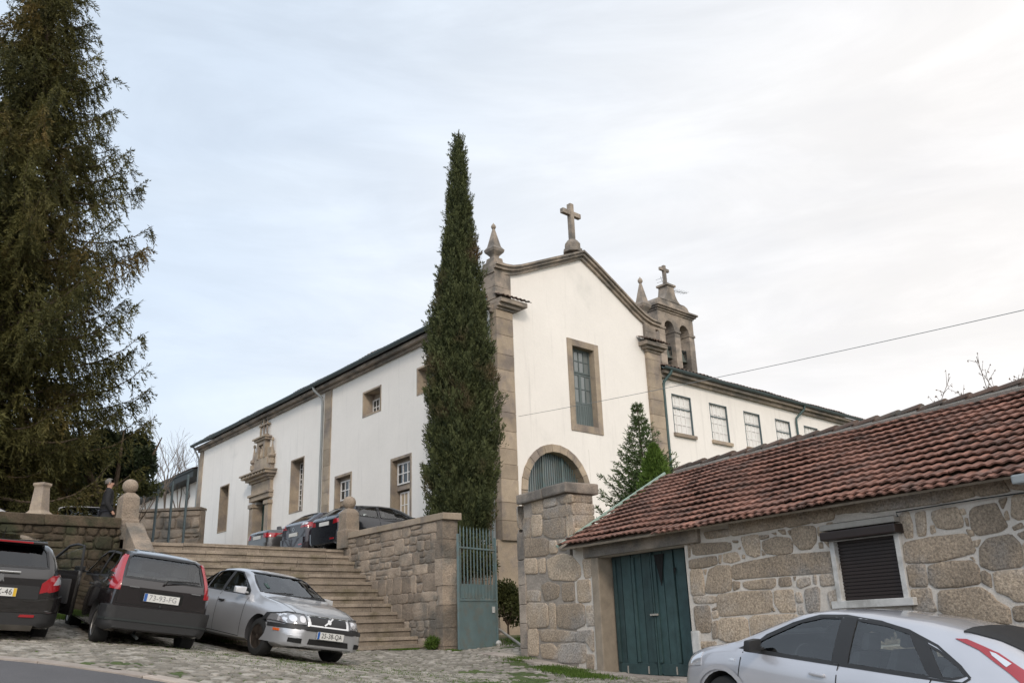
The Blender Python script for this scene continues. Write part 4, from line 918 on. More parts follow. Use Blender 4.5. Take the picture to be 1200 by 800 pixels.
# overhead cable
q = MB(); c0 = A.w(.79, 6.54, .2); c1 = at_y(1200, 353, 13.0); ext = c0+(c1-c0)*1.5; pts = []
for k in range(25):
    t_ = k/24; p = c0.lerp(ext, t_); p.z -= .45*4*t_*(1-t_)*.35; pts.append(p)
q.tube(pts, .0065, 6); lab(q.build('overhead_cable', M['pipe'], smooth=50), 'thin black cable strung from the church corner to the right', 'cable')

# ============================================================ OUTBUILDING at the left end, stone wall and poles
ob = empty('outbuilding', B.w(33, ZT), 'low white outbuilding with dark eaves beyond the church end', 'building')
q = MB(); q.prism(B, [(28.0, ZT), (40, ZT), (40, 8.75), (28.0, 8.75)], -5, -.6); q.build('wall', M['plaster'], ob)
q = MB(); q.fbox(B, 27.6, 40.6, 8.75, 9.1, -5.3, .15); q.prism(B, [(27.6, 9.1), (40.6, 9.1), (40.6, 9.2), (27.6, 9.2)], -5.3, .2); q.build('roof_eave', M['rust'], ob)
q = MB(); tile_roof(q, B.w(27.6, 9.2, .2), B.d, (B.n*-1+Vector((0, 0, .35))).normalized(), 13, 2.8, tw=.3, course=.5, amp=.04); q.build('roof', M['tile2'], ob)
q = MB(); q.fbox(B, 30.0, 31.0, 6.6, 7.35, -.65, -.55); q.build('window', M['black'], ob)
bw = Fr(at_y(232, 640, 41), 0); bw.o = at_y(233, 640, 41.0); bw.o.z = 0; bw.d = Vector((-1, .05, 0)).normalized(); bw.n = Vector((-.05, -1, 0)).normalized()
q = MB(); zt_ = at_y(200, 598, 41).z; rubble(q, bw.w, 0, 4.2, ZT-.2, zt_, h=(.35, .7), l=(.4, 1.1), gap=.05, relief=.06, jit=.08); q.fbox(bw, 0, 4.2, ZT-.3, zt_-.03, -.5, 0); 
q.fbox(bw, 0, 4.2, zt_, zt_+.12, -.6, .1, .2)
lab(q.build('rubble_wall', M['granite2'], smooth=50), 'ivy stained rubble wall left of the church end', 'wall')
for i, (a, b, nm) in enumerate((((186, 568), (178, 636), 'leftmost of the three thin metal poles before the rubble wall'), ((203, 564), (197, 636), 'middle one of the three thin metal poles before the rubble wall'), ((221, 556), (214, 637), 'rightmost of the three thin metal poles before the rubble wall'))):
    q = MB(); p0, p1 = at_y(*b, 30), at_y(*a, 30); p0.z = ZT; q.tube([p0, p1], .045, 8); lab(q.build('metal_pole', M['gutter'], smooth=50), nm, 'pole', 'metal poles on the terrace')
# bank / low wall behind the terrace cars at the far left, and pedestal
bw2 = Fr(at_y(0, 580, 29), 0); bw2.o = at_y(-60, 580, 27); bw2.o.z = 0; bw2.d = Vector((1, .25, 0)).normalized(); bw2.n = Vector((.25, -1, 0)).normalized()
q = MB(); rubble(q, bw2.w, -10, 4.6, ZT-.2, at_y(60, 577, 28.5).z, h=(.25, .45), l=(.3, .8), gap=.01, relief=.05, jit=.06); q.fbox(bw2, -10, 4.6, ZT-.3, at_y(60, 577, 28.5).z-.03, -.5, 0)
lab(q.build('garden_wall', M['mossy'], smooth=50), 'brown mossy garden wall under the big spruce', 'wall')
pd = at_y(47, 590, 20.6); q = MB(); q.lathe((pd.x, pd.y, ZT), [(.44, 0), (.44, .52), (.50, .55), (.50, .62), (.36, .67), (.30, .74), (.22, .80), (.17, 1.35), (.21, 1.40), (.21, 1.46)], 4, .5, rot=.6)
lab(q.build('stone_pedestal', M['trim'], bevel=.02), 'pale stepped stone pedestal under the spruce boughs', 'pedestal')
# ============================================================ CARS
def carpaint(name, col, metal=.5, rough=.32, coat=1.0):
    return mat(name, col, rough, metal=metal, coat=coat, var=.04, vscale=2, detail=2)
def glassmat(name, tint, alpha):
    m = bpy.data.materials.new(name); m.use_nodes = True; t = m.node_tree; t.nodes.clear(); L = t.links.new
    o = N(t, 'ShaderNodeOutputMaterial'); tr = N(t, 'ShaderNodeBsdfTransparent'); tr.inputs[0].default_value = (*tint, 1)
    g = N(t, 'ShaderNodeBsdfGlossy'); g.inputs['Roughness'].default_value = .02; f = N(t, 'ShaderNodeFresnel'); f.inputs[0].default_value = 1.52
    a = N(t, 'ShaderNodeMath', operation='ADD'); L(f.outputs[0], a.inputs[0]); a.inputs[1].default_value = alpha
    ms = N(t, 'ShaderNodeMixShader'); L(a.outputs[0], ms.inputs[0]); L(tr.outputs[0], ms.inputs[1]); L(g.outputs[0], ms.inputs[2]); L(ms.outputs[0], o.inputs[0])
    return m
M['glass'] = glassmat('car_glass', (.84, .90, .88), .07)
M['glassdark'] = glassmat('privacy_glass', (.16, .16, .17), .04)
M['tyre'] = mat('tyre_rubber', (.012, .012, .012), .85, bump=.002, bscale=60)
M['rim'] = mat('alloy_rim', (.30, .29, .28), .4, metal=.8)
M['rimdark'] = mat('dark_rim', (.07, .055, .045), .5, metal=.6)
M['blacktrim'] = mat('black_plastic', (.018, .018, .019), .55)
M['interior'] = mat('car_interior', (.045, .045, .048), .85)
M['seatcloth'] = mat('seat_cloth', (.11, .11, .12), .9)
M['redlamp'] = mat('red_lamp', (.30, .010, .016), .15, coat=1)
M['clearlamp'] = mat('clear_lamp', (.62, .62, .64), .12, metal=.5, coat=1)
M['amberlamp'] = mat('amber_lamp', (.55, .10, .02), .2, coat=1)
M['headlamp'] = mat('headlamp_glass', (.22, .22, .23), .08, metal=.3, coat=1)
M['chrome'] = mat('chrome', (.7, .7, .7), .15, metal=1)
M['plate'] = mat('plate_white', (.62, .62, .60), .5)
M['plateblue'] = mat('plate_blue', (.02, .10, .35), .5)
M['plateyellow'] = mat('plate_yellow', (.62, .40, .03), .5)
M['ink'] = mat('plate_ink', (.02, .02, .02), .6)
M['inkgrey'] = mat('worn_ink', (.22, .22, .23), .6)

def ip(lst, xs, sm=.05):
    xs = np.asarray(xs, float); a = np.array(lst); lo, hi = a[0, 0], a[-1, 0]
    acc = 0; ks = np.linspace(-1, 1, 5); ws = 1-np.abs(ks)*.8
    for k, w_ in zip(ks, ws): acc = acc+w_*np.interp(xs+k*sm, a[:, 0], a[:, 1])
    return acc/ws.sum()
def ring_pts(w, S, T, r, zb, inset=0, zf=None):
    Te = T-min(.075, max(.02, (T-S)*.22)); re = w*r
    if T < S+.03: S = T-.05; Te = T-.02
    s7 = .935*w
    g = [(s7+(re-s7)*t+.018*math.sin(math.pi*t)*min(1, (T-S)/.3), S+(Te-S)*t) for t in (.33, .66)]
    if zf is None: low = [(0, zb), (.86*w, zb), (.965*w, zb+.05), (.99*w, zb+.18), (w, zb+(S-zb)*.5), (.994*w, S-.16), (.972*w, S-.04), (s7, S)]
    else: low = [(0, zf), (.5*w, zf), (.80*w, zf), (w-inset-.03, zf), (w-inset-.03, zf+(S-zf)*.4), (w-inset-.03, S-.12), (w-inset-.04, S-.06), (s7-inset, S-.01)]
    top = g+[(re, Te), (re*.90, Te+(T-Te)*.55), (re*.60, Te+(T-Te)*.90), (0, T)]
    if inset: top = [(max(a-inset, 0) if a > 0 else 0, b-inset*.8) for a, b in top]
    h = low+top
    return h+[(-a, b) for a, b in reversed(h[1:-1])]
def hull_bm(sp, xs, inset=0, zf=None):
    w = ip(sp['plan'], xs); S_ = ip(sp['belt'], xs); T_ = ip(sp['top'], xs, .04); r = ip(sp['roof'], xs); zb = ip(sp.get('bot', [(0, .22), (9, .22)]), xs)
    bm = bmesh.new(); rings = []
    for i, x in enumerate(xs):
        rings.append([bm.verts.new((x, y, z)) for y, z in ring_pts(w[i], S_[i], T_[i], r[i], zb[i], inset, zf)])
    n = len(rings[0])
    for a, b in zip(rings, rings[1:]):
        for k in range(n): bm.faces.new((a[k], a[(k+1) % n], b[(k+1) % n], b[k]))
    for rg, fl in ((rings[0], 1), (rings[-1], 0)):
        v = list(rg); h = n//2       # strip the end cap in quads between mirrored points
        for k in range(0, h):
            a, b = v[k], v[k+1]; c, d = v[(n-k-1) % n], v[(n-k) % n]
            f = [a, b, c, d]; u = []
            for q in f:
                if q not in u: u.append(q)
            if len(u) > 2:
                try: bm.faces.new(u)
                except ValueError: pass
    bmesh.ops.recalc_face_normals(bm, faces=bm.faces)
    return bm
def prism_bm(poly, axis, a, b):
    bm = bmesh.new(); f = (lambda p, t: (p[0], t, p[1])) if axis == 'y' else (lambda p, t: (t, p[0], p[1]))
    A_ = [bm.verts.new(f(p, a)) for p in poly]; B_ = [bm.verts.new(f(p, b)) for p in poly]; n = len(poly)
    bm.faces.new(A_); bm.faces.new(list(reversed(B_)))
    for i in range(n): bm.faces.new((A_[i], B_[i], B_[(i+1) % n], A_[(i+1) % n]))
    bmesh.ops.recalc_face_normals(bm, faces=bm.faces); return bm
def tmpobj(bm, m):
    me = bpy.data.meshes.new('tmp'); bmesh.ops.triangulate(bm, faces=[f for f in bm.faces if len(f.verts) > 4]); bm.to_mesh(me); bm.free(); me.materials.append(m)
    o = bpy.data.objects.new('tmp', me); COL.objects.link(o); return o
def boolean(o, cutters):
    for c in cutters:
        md = o.modifiers.new('b', 'BOOLEAN'); md.operation = 'DIFFERENCE'; md.solver = 'EXACT'; md.object = c
        try: md.material_mode = 'TRANSFER'
        except Exception: pass
    dg = bpy.context.evaluated_depsgraph_get(); me = bpy.data.meshes.new_from_object(o.evaluated_get(dg))
    o.modifiers.clear(); old = o.data; o.data = me
    for c in cutters: bpy.data.objects.remove(c)
    return o

class Car:
    def __init__(s, sp, mtx, name, label, group=None):
        s.sp = sp; s.M = mtx; s.root = empty(name, mtx, label, 'car', group)
        s.L = sp['L']; s.cx = sp['ro']+sp['wb']/2       # local origin shift: wheelbase centre
        xs = sorted(set(np.round(np.r_[0, .015, .04, .08, .13, np.linspace(.18, s.L-.18, 84), s.L-.13, s.L-.08, s.L-.04, s.L-.015, s.L], 4)))
        bm = hull_bm(sp, np.array(xs)); bt_ = bm.copy(); bmesh.ops.triangulate(bt_, faces=bt_.faces); s.bvh = BVHTree.FromBMesh(bt_); bt_.free()
        body = tmpobj(bm, sp['paint']); body.data.materials.append(M['interior'])
        cut = []
        if sp.get('cabin'):
            a, b = sp['cabin']; xi = np.linspace(a, b, 40); ib = hull_bm(sp, xi, .05, .42); c = tmpobj(ib, M['interior']); cut.append(c)
            for p in sp['side_win']:
                for sgn in (-1, 1): cut.append(tmpobj(prism_bm(p, 'y', sgn*.35, sgn*1.3), M['interior']))
            cut.append(tmpobj(prism_bm(sp['rear_win'], 'x', -.5, a+.45), M['interior']))
            cut.append(tmpobj(prism_bm(sp['wind'], 'x', b-.9, s.L+.5), M['interior']))
        for ax in (sp['ro'], sp['ro']+sp['wb']):
            for sgn in (-1, 1):
                r = sp['wr']+.055; p = [(ax+r*math.cos(2*math.pi*k/28), sp['wr']+r*math.sin(2*math.pi*k/28)) for k in range(28)]
                cut.append(tmpobj(prism_bm(p, 'y', sgn*.50, sgn*1.4), M['interior']))
        boolean(body, cut)
        s.finish_tmp(body, 'body', 32)
    def finish_tmp(s, o, name, sm):
        me = o.data; bm = bmesh.new(); bm.from_mesh(me)
        for f in bm.faces: f.smooth = True
        for e in bm.edges: e.smooth = not (len(e.link_faces) != 2 or e.calc_face_angle(0) > rad(sm))
        for v in bm.verts: v.co.x -= s.cx
        bm.to_mesh(me); bm.free(); o.name = name; me.name = name; o.parent = s.root; WM[o.name] = Matrix(); return o
    def hit(s, plane, a, b, sgn, off):
        if plane == 'side': o, d = Vector((a, sgn*3, b)), Vector((0, -sgn, 0))
        elif plane == 'rear': o, d = Vector((-3, a, b)), Vector((1, 0, 0))
        elif plane == 'front': o, d = Vector((s.L+3, a, b)), Vector((-1, 0, 0))
        else: o, d = Vector((a, b, 4)), Vector((0, 0, -1))
        h = s.bvh.ray_cast(o, d)
        if h[0] is None:
            g = o.copy()
            if plane == 'side': g.y = sgn*s.sp['W']*.48
            elif plane == 'rear': g.x = .0
            elif plane == 'front': g.x = s.L
            else: g.z = 1.0
            h = s.bvh.find_nearest(g)
        p, nrm = h[0], h[1]
        if nrm.dot(d) > 0: nrm = -nrm
        return p+nrm*off-d*0.0
    def out(s, bm, name, m, parent, sm=40):
        me = bpy.data.meshes.new(name); bmesh.ops.recalc_face_normals(bm, faces=bm.faces)
        for v in bm.verts: v.co.x -= s.cx
        for f in bm.faces: f.smooth = True
        for e in bm.edges: e.smooth = not (len(e.link_faces) != 2 or e.calc_face_angle(0) > rad(sm))
        bm.to_mesh(me); bm.free(); me.materials.append(m if not isinstance(m, str) else M[m])
        o = bpy.data.objects.new(name, me); COL.objects.link(o); o.parent = parent or s.root; WM[o.name] = Matrix(); return o
    def panel(s, name, plane, poly, off, m, sgn=1, parent=None, thick=.014, maxe=.07, smooth=0, flat=False):
        if smooth: poly = chaikin(poly, smooth)
        bm = bmesh.new(); vs = [bm.verts.new((p[0], p[1], 0)) for p in poly]; bm.faces.new(vs); bmesh.ops.triangulate(bm, faces=bm.faces)
        for _ in range(6):
            es = [e for e in bm.edges if e.calc_length() > maxe]
            if not es: break
            bmesh.ops.subdivide_edges(bm, edges=es, cuts=1); bmesh.ops.triangulate(bm, faces=[f for f in bm.faces if len(f.verts) > 3])
        for v in bm.verts: v.co = s.hit(plane, v.co.x, v.co.y, sgn, off)
        be = [e for e in bm.edges if len(e.link_faces) == 1]
        ext = bmesh.ops.extrude_edge_only(bm, edges=be)
        d = {'side': Vector((0, -sgn, 0)), 'rear': Vector((1, 0, 0)), 'front': Vector((-1, 0, 0)), 'top': Vector((0, 0, -1))}[plane]
        for v in [g for g in ext['geom'] if isinstance(g, bmesh.types.BMVert)]: v.co += d*thick
        return s.out(bm, name, m, parent)
    def ribbon(s, name, plane, poly, width, off, m, sgn=1, parent=None, closed=True, step=.06, bias=0):
        pts = []; n = len(poly)
        for i in range(n if closed else n-1):
            a, b = Vector(poly[i]), Vector(poly[(i+1) % n]); k = max(1, int((b-a).length/step))
            pts += [a.lerp(b, j/k) for j in range(k)]
        if not closed: pts.append(Vector(poly[-1]))
        bm = bmesh.new(); rows = []; L = len(pts)
        for i, p in enumerate(pts):
            q0 = pts[(i-1) % L] if closed else pts[max(i-1, 0)]; q1 = pts[(i+1) % L] if closed else pts[min(i+1, L-1)]
            t = (q1-q0); t = t.normalized() if t.length > 1e-6 else Vector((1, 0)); nn = Vector((-t.y, t.x))
            rows.append([bm.verts.new(s.hit(plane, *(p+nn*(width*(h+bias))), sgn, off)) for h in (-.5, .5)])
        for i in range(L if closed else L-1):
            a, b = rows[i], rows[(i+1) % L]
            try: bm.faces.new((a[0], a[1], b[1], b[0]))
            except ValueError: pass
        return s.out(bm, name, m, parent)
    def mb(s, name, mb_, m, parent=None, sm=40, bevel=0):
        mb_.v = [(v[0]-s.cx, v[1], v[2]) for v in mb_.v]
        o = mb_.build(name, m if not isinstance(m, str) else M[m], parent or s.root, smooth=sm, local=True, bevel=bevel); WM[o.name] = Matrix(); return o
    def wheels(s, rimmat='rim', spokes=5, tw=.19):
        sp = s.sp; r = sp['wr']
        for ax in (sp['ro'], sp['ro']+sp['wb']):
            for sgn in (-1, 1):
                yo = sgn*(sp['W']/2-.055); m = MB(); X = Matrix.Rotation(-sgn*math.pi/2, 3, 'X')
                m.lathe((ax, yo, r), [(r*.60, -.01), (r*.66, .012), (r*.82, .015), (r*.95, -.005), (r, -.035), (r, -tw+.03), (r*.95, -tw), (r*.6, -tw)], 32, ax=X)
                wo = s.mb('wheel', m, 'tyre', sm=35)
                m = MB(); m.lathe((ax, yo, r), [(r*.66, -.004), (r*.63, .004), (r*.60, -.01), (r*.58, -.07), (r*.0+.01, -.075)], 32, ax=X)
                m.lathe((ax, yo, r), [(r*.14, -.06), (r*.13, .0), (r*.06, .008)], 12, ax=X)
                for k in range(spokes):
                    a = 2*math.pi*k/spokes+.3; c_, s_ = math.cos(a), math.sin(a); w0, w1 = r*.10, r*.085
                    pp = []
                    for yy in (-.04, -.004):
                        for rr, ww in ((r*.1, w0), (r*.62, w1)):
                            for q in ((-1, 1) if rr < r*.3 else (1, -1)): pp.append((ax+c_*rr-s_*ww*q, yo+sgn*yy, r+s_*rr+c_*ww*q))
                    m.box8(pp)
                s.mb('rim', m, rimmat, wo, sm=35)
    def windows(s, gm='glass', seal=.022, rear_gm=None):
        sp = s.sp
        for p in sp['side_win']:
            for sgn in (-1, 1):
                g = s.panel('side_window', 'side', p, -.006, gm, sgn, thick=.004); s.ribbon('window_seal', 'side', p, seal, .003, 'blacktrim', sgn, g)
        g = s.panel('rear_window', 'rear', sp['rear_win'], -.006, rear_gm or gm, thick=.004); s.ribbon('window_seal', 'rear', sp['rear_win'], seal, .003, 'blacktrim', 1, g)
        g = s.panel('windscreen', 'front', sp['wind'], -.006, gm, thick=.004); s.ribbon('window_seal', 'front', sp['wind'], seal, .003, 'blacktrim', 1, g)
    def seats(s, xs=(1.35, 2.15), headc='seatcloth', nrear=2):
        for x in xs:
            for y in (-.36, .36):
                m = MB(); m.box(x-.02, x+.5, y-.24, y+.24, .42, .58); m.box8([(x-.12, y-.23, .55), (x+.02, y-.23, .55), (x+.02, y+.23, .55), (x-.12, y+.23, .55), (x-.26, y-.20, 1.08), (x-.16, y-.20, 1.08), (x-.16, y+.20, 1.08), (x-.26, y+.20, 1.08)])
                so = s.mb('seat', m, headc, bevel=.04); m = MB(); m.box8([(x-.30, y-.12, 1.10), (x-.20, y-.12, 1.10), (x-.20, y+.12, 1.10), (x-.30, y+.12, 1.10), (x-.31, y-.11, 1.27), (x-.23, y-.11, 1.27), (x-.23, y+.11, 1.27), (x-.31, y+.11, 1.27)]); s.mb('headrest', m, headc, so, bevel=.03)
        m = MB(); xw = xs[-1]+.55; m.tube([(xw-.0+.10*math.sin(a)*0, .36+.17*math.cos(a), .88+.17*math.sin(a)) for a in [2*math.pi*k/20 for k in range(21)]], .014, 6); s.mb('steering_wheel', m, 'blacktrim')
    def mirror(s, x, z, y, m, size=(.10, .18, .12)):
        for sgn in (-1, 1):
            b = MB(); dx, dy, dz = size; y0, y1 = sgn*(y+.02), sgn*(y+.02+dy)
            b.box8([(x-.02, y0, z-dz*.4), (x+dx*.6, y0, z-dz*.4), (x+dx*.6, y1, z-dz*.35), (x-.02, y1, z-dz*.35), (x-.02, y0, z+dz*.55), (x+dx*.8, y0, z+dz*.5), (x+dx*.5, y1, z+dz*.4), (x-.02, y1, z+dz*.45)])
            b.box(x, x+.05, min(sgn*(y-.06), y0), max(sgn*(y-.06), y0), z-dz*.3, z-dz*.05)
            s.mb('wing_mirror', b, m, bevel=.018)
    def plate(s, end, z, text, tilt=0, ink='ink', extra=None, y=0):
        X = -.01 if end == 'rear' else s.L+.01; h = s.hit(end, y, z, 1, 0); sg = -1 if end == 'rear' else 1
        px_ = h.x+sg*s.sp.get('plate_off', .03); t_ = math.tan(tilt)
        q = MB(); q.box8([(px_, y-.26, z-.057), (px_+sg*.012, y-.26, z-.057), (px_+sg*.012, y+.26, z-.057), (px_, y+.26, z-.057), (px_-sg*.114*t_, y-.26, z+.057), (px_+sg*(.012-.114*t_), y-.26, z+.057), (px_+sg*(.012-.114*t_), y+.26, z+.057), (px_-sg*.114*t_, y+.26, z+.057)])
        po = s.mb('licence_plate', q, 'plate', sm=None)
        # image-left edge of the plate as one looks at it
        lft = lambda a: -sg*a  # +a -> to the viewer's right ; y of viewer's right: rear looking +x: right=-y ; front looking -x: right=+y
        yr = (lambda a: y-a) if end == 'rear' else (lambda a: y+a)
        def strip(a0, a1, m, nm):
            b = MB(); xx = px_+sg*.0135; ys = sorted((yr(a0), yr(a1)))
            b.add([(xx, ys[0], z-.055), (xx, ys[1], z-.055), (xx-sg*.11*t_, ys[1], z+.055), (xx-sg*.11*t_, ys[0], z+.055)], [(0, 1, 2, 3)]); s.mb(nm, b, m, po, sm=None)
        strip(-.258, -.215, 'plateblue', 'country_strip')
        if extra: strip(.218, .258, 'plateyellow', 'date_strip')
        cu = bpy.data.curves.new('t', 'FONT'); cu.body = text; cu.size = .098; cu.align_x = 'CENTER'; cu.align_y = 'CENTER'; cu.space_character = 1.08; cu.extrude = .001
        to = bpy.data.objects.new('t', cu); COL.objects.link(to); dg = bpy.context.evaluated_depsgraph_get(); me = bpy.data.meshes.new_from_object(to.evaluated_get(dg)); bpy.data.objects.remove(to)
        Wd = max(v.co.x for v in me.vertices)-min(v.co.x for v in me.vertices); k = .40/Wd
        for v in me.vertices:
            a, b = v.co.x*k+(.0 if extra else .018), v.co.y*1.12; v.co = Vector((px_+sg*(.0142+v.co.z)-sg*(b+.055)*t_-s.cx, yr(a), z+b))
        me.materials.clear(); me.materials.append(M[ink]); me.name = 'plate_lettering'
        o = bpy.data.objects.new('plate_lettering', me); COL.objects.link(o); o.parent = po
    def door_seams(s, lines, sgns=(-1, 1)):
        for l in lines:
            for sgn in sgns: s.ribbon('door_seam', 'side', l, .011, .003, 'black', sgn, closed=False)
    def handle(s, x, z, m, sgns=(-1, 1), l=.17):
        for sgn in sgns:
            y = abs(s.hit('side', x, z, sgn, 0).y); b = MB(); yy = sorted((sgn*(y-.01), sgn*(y+.035)))
            b.box(x-l/2, x+l/2, yy[0], yy[1], z-.016, z+.018); s.mb('door_handle', b, m, bevel=.012)

def place(x, y, ang, dz=0, zfix=None, flat=False, W=1.5, WB=2.5, zs=1.0):
    """ang: heading measured from +Y clockwise; follows the ground slope"""
    h = Vector((math.sin(ang), math.cos(ang), 0)); l = Vector((-h.y, h.x, 0))
    if zfix is not None: z = zfix; up = Vector((0, 0, 1))
    else:
        z4 = [gh(*(Vector((x, y, 0))+h*a*WB/2+l*b*W/2).xy) for a in (-1, 1) for b in (-1, 1)]; z = sum(z4)/4
        sx = ((z4[2]+z4[3])-(z4[0]+z4[1]))/2/WB; sy = ((z4[1]+z4[3])-(z4[0]+z4[2]))/2/W
        h = (h+Vector((0, 0, sx))).normalized(); l = (l+Vector((0, 0, sy))).normalized(); up = h.cross(l).normalized(); l = up.cross(h)
    up = up*zs
    return Matrix(((h.x, l.x, up.x, x), (h.y, l.y, up.y, y), (h.z, l.z, up.z, z+dz), (0, 0, 0, 1)))

# --- silver hatchback (right foreground)
FORD = dict(L=4.34, W=1.84, wb=2.64, ro=.83, wr=.32, paint=carpaint('silver_paint', (.47, .47, .50), .45, .38),
  top=[(0, .98), (.03, 1.05), (.10, 1.13), (.22, 1.21), (.45, 1.33), (.62, 1.395), (.85, 1.435), (1.3, 1.48), (1.9, 1.495), (2.35, 1.47), (2.65, 1.41), (3.0, 1.25), (3.42, 1.03), (3.55, .985), (3.9, .90), (4.15, .80), (4.28, .70), (4.34, .58)],
  belt=[(0, .93), (.35, 1.0), (.8, .985), (1.6, .955), (2.6, .93), (3.3, .93), (3.7, .88), (4.1, .76), (4.34, .55)],
  plan=[(0, .66), (.05, .76), (.15, .82), (.35, .87), (.8, .91), (1.6, .92), (2.6, .92), (3.3, .905), (3.8, .87), (4.1, .78), (4.25, .66), (4.34, .5)],
  roof=[(0, .86), (.3, .74), (.7, .70), (1.3, .70), (2.2, .70), (2.7, .73), (3.2, .80), (3.5, .86), (4.34, .85)], bot=[(0, .3), (.3, .22), (3.8, .20), (4.34, .26)],
  cabin=(.42, 3.25), side_win=[[(1.04, 1.005), (.92, 1.01), (.80, 1.05), (.88, 1.12), (1.08, 1.225), (1.25, 1.285)], [(1.12, 1.00), (1.38, 1.34), (1.6, 1.385), (1.97, 1.405), (1.97, .985)], [(2.12, .98), (2.12, 1.405), (2.35, 1.385), (2.6, 1.31), (2.95, 1.13), (3.10, 1.035), (3.13, .965)]],
  rear_win=[(-.55, 1.12), (.55, 1.12), (.50, 1.30), (.44, 1.345), (-.44, 1.345), (-.50, 1.30)], wind=[(-.66, 1.10), (.66, 1.10), (.60, 1.25), (.52, 1.39), (-.52, 1.39), (-.60, 1.25)])
def focus(mtx):
    c = Car(FORD, mtx, 'silver_hatchback', 'silver five door hatchback parked before the stone garage wall'); P = FORD['paint']
    c.wheels('rim', 5, .20); c.windows(rear_gm='glassdark')
    # glossy black window surround pillars
    c.panel('pillar_trim', 'side', [(1.955, .975), (1.955, 1.415), (2.135, 1.415), (2.135, .975)], .005, 'blacktrim', 1); c.panel('pillar_trim', 'side', [(1.955, .975), (1.955, 1.415), (2.135, 1.415), (2.135, .975)], .005, 'blacktrim', -1)
    for sg in (-1, 1):
        c.panel('quarter_trim', 'side', [(1.11, .995), (.99, .995), (1.20, 1.29), (1.24, 1.31), (1.37, 1.345)], .002, 'blacktrim', sg)
        c.ribbon('window_line', 'side', [(.76, 1.04), (.82, .99), (.92, .985), (2.0, .965), (3.18, .945)], .02, .004, 'blacktrim', sg, closed=False)
        c.ribbon('window_line', 'side', [(.76, 1.04), (.86, 1.125), (1.1, 1.265), (1.4, 1.365), (1.7, 1.41), (2.1, 1.425), (2.4, 1.395), (2.7, 1.285), (3.0, 1.13), (3.18, .95)], .022, .004, 'blacktrim', sg, closed=False)
        c.panel('mirror_triangle', 'side', [(3.13, .955), (3.32, .955), (3.12, 1.05), (2.98, 1.13)], .004, 'blacktrim', sg)
        c.panel('tail_lamp', 'side', [(.96, 1.345), (.86, 1.352), (.58, 1.27), (.30, 1.13), (.10, 1.0), (.07, .90), (.15, .90), (.24, .99), (.47, 1.13), (.74, 1.275)], .010, 'redlamp', sg, maxe=.04)
        c.panel('reverse_lamp', 'side', [(.46, 1.195), (.49, 1.165), (.62, 1.24), (.65, 1.272), (.60, 1.262)], .014, 'clearlamp', sg, maxe=.04)
        c.panel('headlamp', 'side', [(3.85, .70), (4.26, .62), (4.26, .70), (4.1, .79), (3.86, .84)], .008, 'clearlamp', sg)
        c.ribbon('arch_line', 'side', [(3.51+.41*math.cos(a), .32+.41*math.sin(a)) for a in [math.pi*k/14 for k in range(15)]], .055, .018, P, sg, closed=False)
        c.ribbon('arch_line', 'side', [(.83+.41*math.cos(a), .32+.41*math.sin(a)) for a in [math.pi*k/14 for k in range(15)]], .055, .018, P, sg, closed=False)
        c.panel('side_repeater', 'side', [(3.33, .82), (3.40, .82), (3.40, .845), (3.33, .845)], .006, 'clearlamp', sg)
    c.door_seams([[(2.05, .98), (2.05, .30), (3.2, .28), (3.28, .55), (3.24, .93)], [(1.10, .99), (1.12, .85), (1.20, .70), (1.22, .45), (1.30, .30), (2.05, .3)]])
    c.handle(2.26, .845, P); c.handle(1.32, .86, P)
    c.mirror(2.97, 1.02, .88, 'blacktrim', (.12, .2, .15)); 
    c.panel('rear_spoiler', 'top', [(.40, -.50), (.92, -.575), (.95, 0), (.92, .575), (.40, .50), (.36, 0)], .014, 'blacktrim', thick=.02)
    c.seats((1.30, 2.25)); c.panel('rear_bumper', 'rear', [(-.80, .28), (.80, .28), (.78, .60), (-.78, .60)], .05, P)
    q = MB(); q.tube([(2.2, .0, 1.49), (1.98, .0, 1.64)], .004, 5); 
    c.plate('rear', .78, 'IU', ink='ink') if False else None
    return c
hF = Vector((-.600, .800, 0)); rF = Vector((.800, .600, 0)); Bp = Vector((3.05, 9.35, 0))
cF = Bp+rF*.86-hF*(2.05-(.83+1.32)); mF = place(cF.x, cF.y, math.atan2(hF.x, hF.y), dz=.0)
focus(mF)

